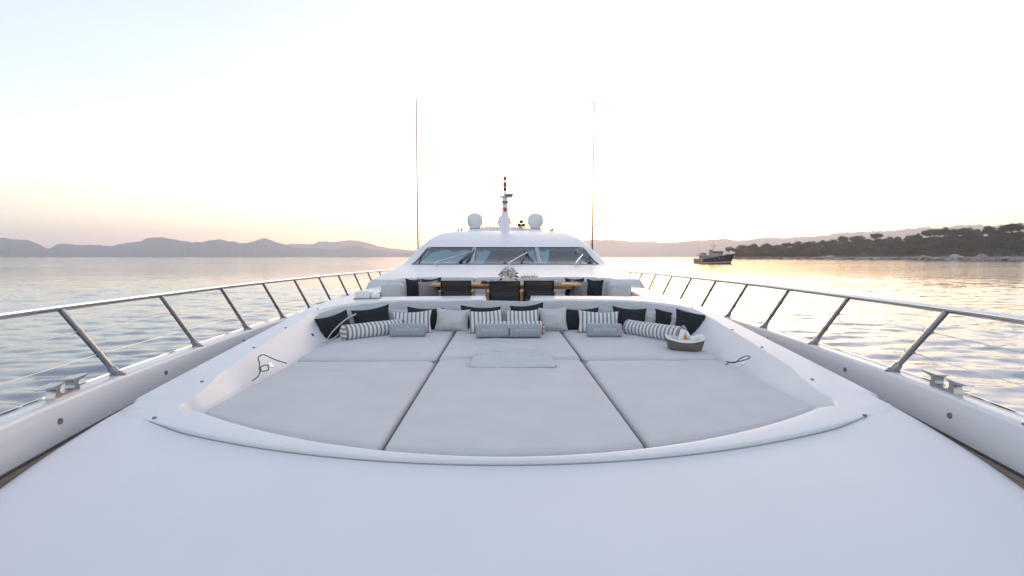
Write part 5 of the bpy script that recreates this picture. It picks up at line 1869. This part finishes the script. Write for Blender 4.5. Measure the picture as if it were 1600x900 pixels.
for i, (u, v, k, wf, lab) in enumerate(sky):
    g_ = ground_at(u, 0.85)
    ztop = (401 - v) / 711.0 * g_.y
    need = ztop - g_.z
    H = VAR[k][2] * 0.93
    hs = max(0.45, need / H)
    gz = g_.z
    if hs > 1.5: gz = ztop - 1.5 * H; hs = 1.5; gz = min(gz, g_.z + 6)
    put_pine(k, lab or canopy_label('skyline', u), (g_.x, g_.y, gz), (wf * 1.25 * (g_.y / 760.0) ** 0.3, hs), rng.random() * 0.5 - 0.25 + (0 if lab else rng.choice((0, 3.14))))
# canopy in front of the skyline
for row, (t, f_) in enumerate(((0.72, 0.93), (0.55, 0.84), (0.36, 0.70), (0.20, 0.52))):
    u = 1152 + 7 * row
    while u < 1612:
        g_ = ground_at(u, t)
        zs = (401 - tops(u)) / 711.0 * shore_d(u)
        ztop = zs * f_ * rng.uniform(0.9, 1.05)
        k = rng.choice((0, 1, 3, 4, 1, 4))
        H = VAR[k][2] * 0.93
        hs = max(0.40, min(1.35, (ztop - g_.z) / H))
        put_pine(k, canopy_label(('upper', 'middle', 'lower', 'waterside')[row], u), (g_.x, g_.y, g_.z), (rng.uniform(0.85, 1.15), hs), rng.random() * 6.28)
        u += rng.uniform(16, 23) * 760.0 / g_.y
# undergrowth between trunks: one mass of small leaves on the slope
mb = MB()
rg = random.Random(3)
for _ in range(1500):
    u = rg.uniform(1148, 1720); t = rg.uniform(0.10, 0.95)
    if rg.random() < 0.25 * (t < 0.2): continue
    g_ = ground_at(u, t)
    r_ = rg.uniform(1.6, 3.6)
    leaf_cloud(mb, (g_.x, g_.y, g_.z + r_ * 0.45), (r_, r_, r_ * 0.75), 22, 0.7, rg)
o = mb.build('undergrowth', M['shrub'], None, smooth=False)
tag(o, 'dark scrub filling the slope between the pines', 'undergrowth', kind='stuff')

# shore rocks
M['rock'] = mat('pink_grey_rock', (0.33, 0.26, 0.23), 0.9, noise_scale=0.35, var=0.35)
M['rockp'] = mat('pale_rock', (0.46, 0.43, 0.41), 0.9, noise_scale=0.4, var=0.2)


def rock(label, u, t, sx, sz, mt, seed, group='rocks along the headland shore'):
    g_ = ground_at(u, t)
    bm = bmesh.new()
    bmesh.ops.create_icosphere(bm, subdivisions=3, radius=1.0)
    for q in bm.verts:
        n_ = noise.fractal(q.co * 1.3 + Vector((seed, seed * 2, 0)), 0.8, 2.2, 4)
        c_ = noise.cell(q.co * 1.6 + Vector((seed * 3, 0, 0)))
        q.co *= 1 + 0.5 * n_ + 0.22 * c_
        if q.co.z < -0.3: q.co.z = -0.3
    mb = MB(); bm.verts.index_update()
    mb.v = [(q.co.x * sx, q.co.y * sx * 0.7, q.co.z * sz) for q in bm.verts]; mb.f = [[q.index for q in f.verts] for f in bm.faces]
    bm.free()
    o = mb.build('shore_rock', mt, None, angle=25)
    o.location = (g_.x, g_.y, max(g_.z, SEA - 0.2))
    tag(o, label, 'rock', group)
    return o


rock('big pale boulder on the shore below the high canopy', 1505, 0.03, 11, 6.0, M['rockp'], 2.9)
rock('large pinkish outcrop right of the big pale boulder', 1552, 0.03, 14, 6.5, M['rock'], 4.1)
rock('long low pinkish outcrop below the gaps in the left canopy', 1200, 0.03, 16, 4.2, M['rock'], 6.4)
rock('broad pinkish rock shelf below the middle of the headland', 1300, 0.03, 17, 4.6, M['rock'], 7.7)
rock('pinkish double-humped rock left of the big pale boulder', 1456, 0.03, 10, 5.5, M['rock'], 9.2)
u = 1148
i = 0
RKN = [(1200, 'the long low outcrop'), (1300, 'the broad rock shelf'), (1456, 'the double-humped rock'), (1505, 'the big pale boulder'), (1552, 'the large pinkish outcrop')]
us_ = []
while u < 1604:
    if all(abs(u - q) > 9 for q, _ in RKN): us_.append(u)
    u += rng.uniform(11, 18)
for u in us_:
    q, nm = min(RKN, key=lambda t_: abs(t_[0] - u))
    sd = 'left' if u < q else 'right'
    n_ = sum(1 for w_ in us_ if min(RKN, key=lambda t_: abs(t_[0] - w_))[0] == q and (w_ < q) == (u < q) and abs(w_ - q) <= abs(u - q))
    rock(f"{ORD[n_ - 1]} low weathered shore rock to the {sd} of {nm}", u, rng.uniform(0.0, 0.04), rng.uniform(4, 8), rng.uniform(1.6, 3.0), rng.choice((M['rock'], M['rock'], M['rockp'])), 20 + i * 1.7)
    i += 1

# ------------------------------------------------------------------ anchored motor vessel
MV_Y = 322.0
mvx = (1117 - 787) / 711.0 * MV_Y - 0.06
mv = empty('motor_vessel', (mvx, MV_Y, SEA), (0, 0, R(-63)))
navy = mat('navy_hull', (0.016, 0.008, 0.009), 0.4, noise_scale=0.6, var=0.2)
cream = mat('cream_and_glare', (0.40, 0.31, 0.22), 0.5, noise_scale=1.0, var=0.08)  # funnel cream; also stands in for glare on the aft hull
wht = mat('vessel_white', (0.55, 0.50, 0.46), 0.4, noise_scale=1.0, var=0.05)
wood = mat('varnished_wood', (0.24, 0.14, 0.07), 0.5, noise_scale=1.0, var=0.2)
dkw = mat('dark_window', (0.02, 0.02, 0.025), 0.1, noise_scale=1, var=0.1)
# hull along +X (bow), sheer rising to the bow
HX = [-14.2, -13.6, -11, -7, -2, 3, 7, 10, 12.5, 14.2, 15.2]
HB = [2.6, 2.9, 3.2, 3.4, 3.5, 3.4, 3.05, 2.4, 1.5, 0.65, 0.05]       # half beam at deck
HWL = [2.3, 2.6, 3.0, 3.2, 3.3, 3.05, 2.4, 1.5, 0.6, 0.1, 0.02]
HZ = [2.6, 2.6, 2.6, 2.75, 3.1, 3.7, 4.3, 4.75, 5.15, 5.45, 5.6]
hb, hw_, hz = smooth_interp(HX, HB), smooth_interp(HX, HWL), smooth_interp(HX, HZ)


def hull_band(f0, f1, xs_, mt, name):
    mb = MB()
    for s in (-1, 1):
        rg_ = []
        for x in xs_:
            row = []
            for f_ in np.linspace(f0, f1, 5):
                z = -0.6 + (hz(x) + 0.6) * f_
                w = hw_(x) + (hb(x) - hw_(x)) * max(0, f_) ** 1.4
                xx = x - 2.4 * (1 - f_) * max(0, (x - 8) / 7)
                row.append((xx, s * w, z))
            rg_.append(row)
        mb.loft(rg_, closed_u=False)
    return mb.build(name, mt, mv, local=True)


fore = list(np.linspace(-5.5, 15.2, 40)); aft = list(np.linspace(-14.2, -5.5, 14))
hull_band(0.30, 1.0, fore, navy, 'hull')
hull_band(0.19, 0.30, fore + [], wht, 'boot_stripe')
hull_band(0.0, 0.19, fore, navy, 'lower_hull')
hull_band(0.19, 1.0, aft, cream, 'aft_hull')  # stern glare put into the colour of the dark hull
hull_band(0.0, 0.19, aft, wood, 'lower_hull')
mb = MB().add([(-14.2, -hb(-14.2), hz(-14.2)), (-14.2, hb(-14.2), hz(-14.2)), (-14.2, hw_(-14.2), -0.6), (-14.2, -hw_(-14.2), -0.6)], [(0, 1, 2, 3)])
mb.build('transom', cream, mv, local=True)  # same glare colour carried across the transom
mb = MB().loft([[(x, -hb(x) + 0.05, hz(x) - 0.7 * (x < 8)), (x, hb(x) - 0.05, hz(x) - 0.7 * (x < 8))] for x in np.linspace(-14.1, 15, 40)], closed_u=False)
mb.build('deck', wood, mv, local=True)
for s in (-1, 1):
    MB().tube([(x, s * hb(x), hz(x) + 0.02) for x in np.linspace(-14.2, 15.2, 40)], 0.10, 6).build('cap_rail', wht, mv, local=True)
    MB().tube([(x, s * (hb(x) - 0.05), hz(x) + 0.95) for x in np.linspace(8.2, 15.0, 12)], 0.05, 5).build('bow_rail', wht, mv, local=True)
    for x in np.linspace(8.2, 14.6, 6):
        MB().tube([(x, s * (hb(x) - 0.05), hz(x)), (x, s * (hb(x) - 0.05), hz(x) + 0.95)], 0.035, 5).build('rail_post', wht, mv, local=True)
    for x in (3.5, 6.5, 9.0):
        MB().lathe([(0.26, -0.03), (0.26, 0.05), (0.20, 0.06)], 12).xf(Matrix.Translation((x, s * (hw_(x) + (hb(x) - hw_(x)) * 0.66 + 0.02), -0.6 + (hz(x) + 0.6) * 0.74)) @ Matrix.Rotation(R(-90 * s), 4, 'X')).build('porthole', wht, mv, local=True)
    for x in (-11.5, -9.8, -8.0):
        MB().lathe([(0.24, -0.03), (0.24, 0.05), (0.18, 0.06)], 12).xf(Matrix.Translation((x, s * (hw_(x) + 0.12), 0.9)) @ Matrix.Rotation(R(-90 * s), 4, 'X')).build('porthole', dkw, mv, local=True)
# deckhouse: saloon, wheelhouse with dark windows, boat deck, funnel, mast, tender
saloon = MB().rbox(-9.5, 4.8, -2.5, 2.5, 2.0, 4.7, 0.12, 2).build('saloon', wht, mv, local=True)
for s in (-1, 1):
    for x in np.linspace(-8.4, 3.4, 8):
        MB().rbox(x - 0.5, x + 0.5, min(s * 2.45, s * 2.54), max(s * 2.45, s * 2.54), 3.2, 4.15, 0.03, 2).build('window', dkw, saloon, local=True)
MB().rbox(-11.0, 5.2, -2.95, 2.95, 4.70, 4.90, 0.06, 2).build('boat_deck', wood, mv, local=True)
wh = MB().add([(0.2, -2.0, 4.9), (5.4, -2.0, 4.9), (5.4, 2.0, 4.9), (0.2, 2.0, 4.9), (0.2, -1.9, 7.0), (5.9, -1.8, 7.0), (5.9, 1.8, 7.0), (0.2, 1.9, 7.0)], [(0, 1, 5, 4), (1, 2, 6, 5), (2, 3, 7, 6), (3, 0, 4, 7), (4, 5, 6, 7)]).build('wheelhouse', wht, mv, smooth=False, local=True)
for s in (-1, 1):
    for x in (1.1, 2.4, 3.7, 5.0):
        MB().rbox(x - 0.48, x + 0.48, min(s * 1.9, s * 2.02), max(s * 1.9, s * 2.02), 5.75, 6.6, 0.03, 2).build('window', dkw, wh, local=True)
for y in (-1.2, 0, 1.2):
    MB().rbox(5.55, 5.86, y - 0.48, y + 0.48, 5.8, 6.6, 0.03, 2).build('window', dkw, wh, local=True)
MB().rbox(-0.3, 6.5, -2.3, 2.3, 7.0, 7.22, 0.08, 2).build('wheelhouse_roof', wood, mv, local=True)
fn = MB().loft([[(-2.9, -0.8, 4.9), (-0.6, -0.8, 4.9), (-0.6, 0.8, 4.9), (-2.9, 0.8, 4.9)], [(-3.1, -0.7, 7.9), (-1.2, -0.7, 8.2), (-1.2, 0.7, 8.2), (-3.1, 0.7, 7.9)]], cap=True).build('funnel', cream, mv, smooth=False, local=True)
ms = MB().tube([(-0.6, 0, 7.2), (-0.6, 0, 10.5), (-0.6, 0, 14.3)], [0.20, 0.15, 0.07], 8).build('mast', wht, mv, local=True)
MB().tube([(-0.6, -1.9, 10.4), (-0.6, 1.9, 10.4)], 0.08, 6).build('yard', wht, ms, local=True)
MB().tube([(-1.6, 0.0, 11.6), (0.4, 0, 11.6)], 0.07, 6).build('yard', wht, ms, local=True)
for x, y, z, r_ in ((-0.6, -1.8, 10.8, 0.42), (-0.6, 1.8, 10.8, 0.42), (0.0, 0, 9.4, 0.3), (-0.6, 0, 12.9, 0.26)):
    MB().ellipsoid((x, y, z), (r_, r_, r_), 12, 8).build('radome', wht, ms, local=True)
MB().tube([(-9.0, 0.6, 4.9), (-9.0, 0.6, 6.4), (-6.2, 0.6, 7.4)], [0.16, 0.14, 0.08], 7).build('boat_crane', wht, mv, local=True)
for x in (-10.6, -8.4, -6.2, -4.2):
    MB().tube([(x, -2.8, 4.9), (x, -2.8, 5.8)], 0.05, 5).build('rail_post', wht, mv, local=True)
MB().tube([(-10.9, -2.8, 5.8), (-3.9, -2.8, 5.8)], 0.06, 5).build('deck_rail', wht, mv, local=True)
rgs = []
for t in np.linspace(0, 1, 12):
    w = 0.95 * (1 - t ** 3) + 0.03
    rgs.append([(-8.8 + 4.2 * t, -1.4 - w, 5.95 + 0.25 * t), (-8.8 + 4.2 * t, -1.4 - w * 0.7, 5.35), (-8.8 + 4.2 * t, -1.4, 5.15), (-8.8 + 4.2 * t, -1.4 + w * 0.7, 5.35), (-8.8 + 4.2 * t, -1.4 + w, 5.95 + 0.25 * t)])
MB().loft(rgs, cap=True).build('tender', mat('grey_tender', (0.16, 0.15, 0.16), 0.5, noise_scale=1, var=0.1), mv, local=True)
MB().rbox(9.2, 10.4, -0.5, 0.5, hz(9.8), hz(9.8) + 0.8, 0.1, 2).build('windlass', wood, mv, local=True)
MB().tube([(14.9, 0, 5.2), (16.2, 0, 2.0), (17.6, 0, -0.4)], 0.05, 5).build('anchor_chain', wht, mv, local=True)
mv.scale = (1.08, 1.08, 1.18)
tag(mv, 'dark-hulled classic motor vessel anchored off the wooded headland', 'ship')
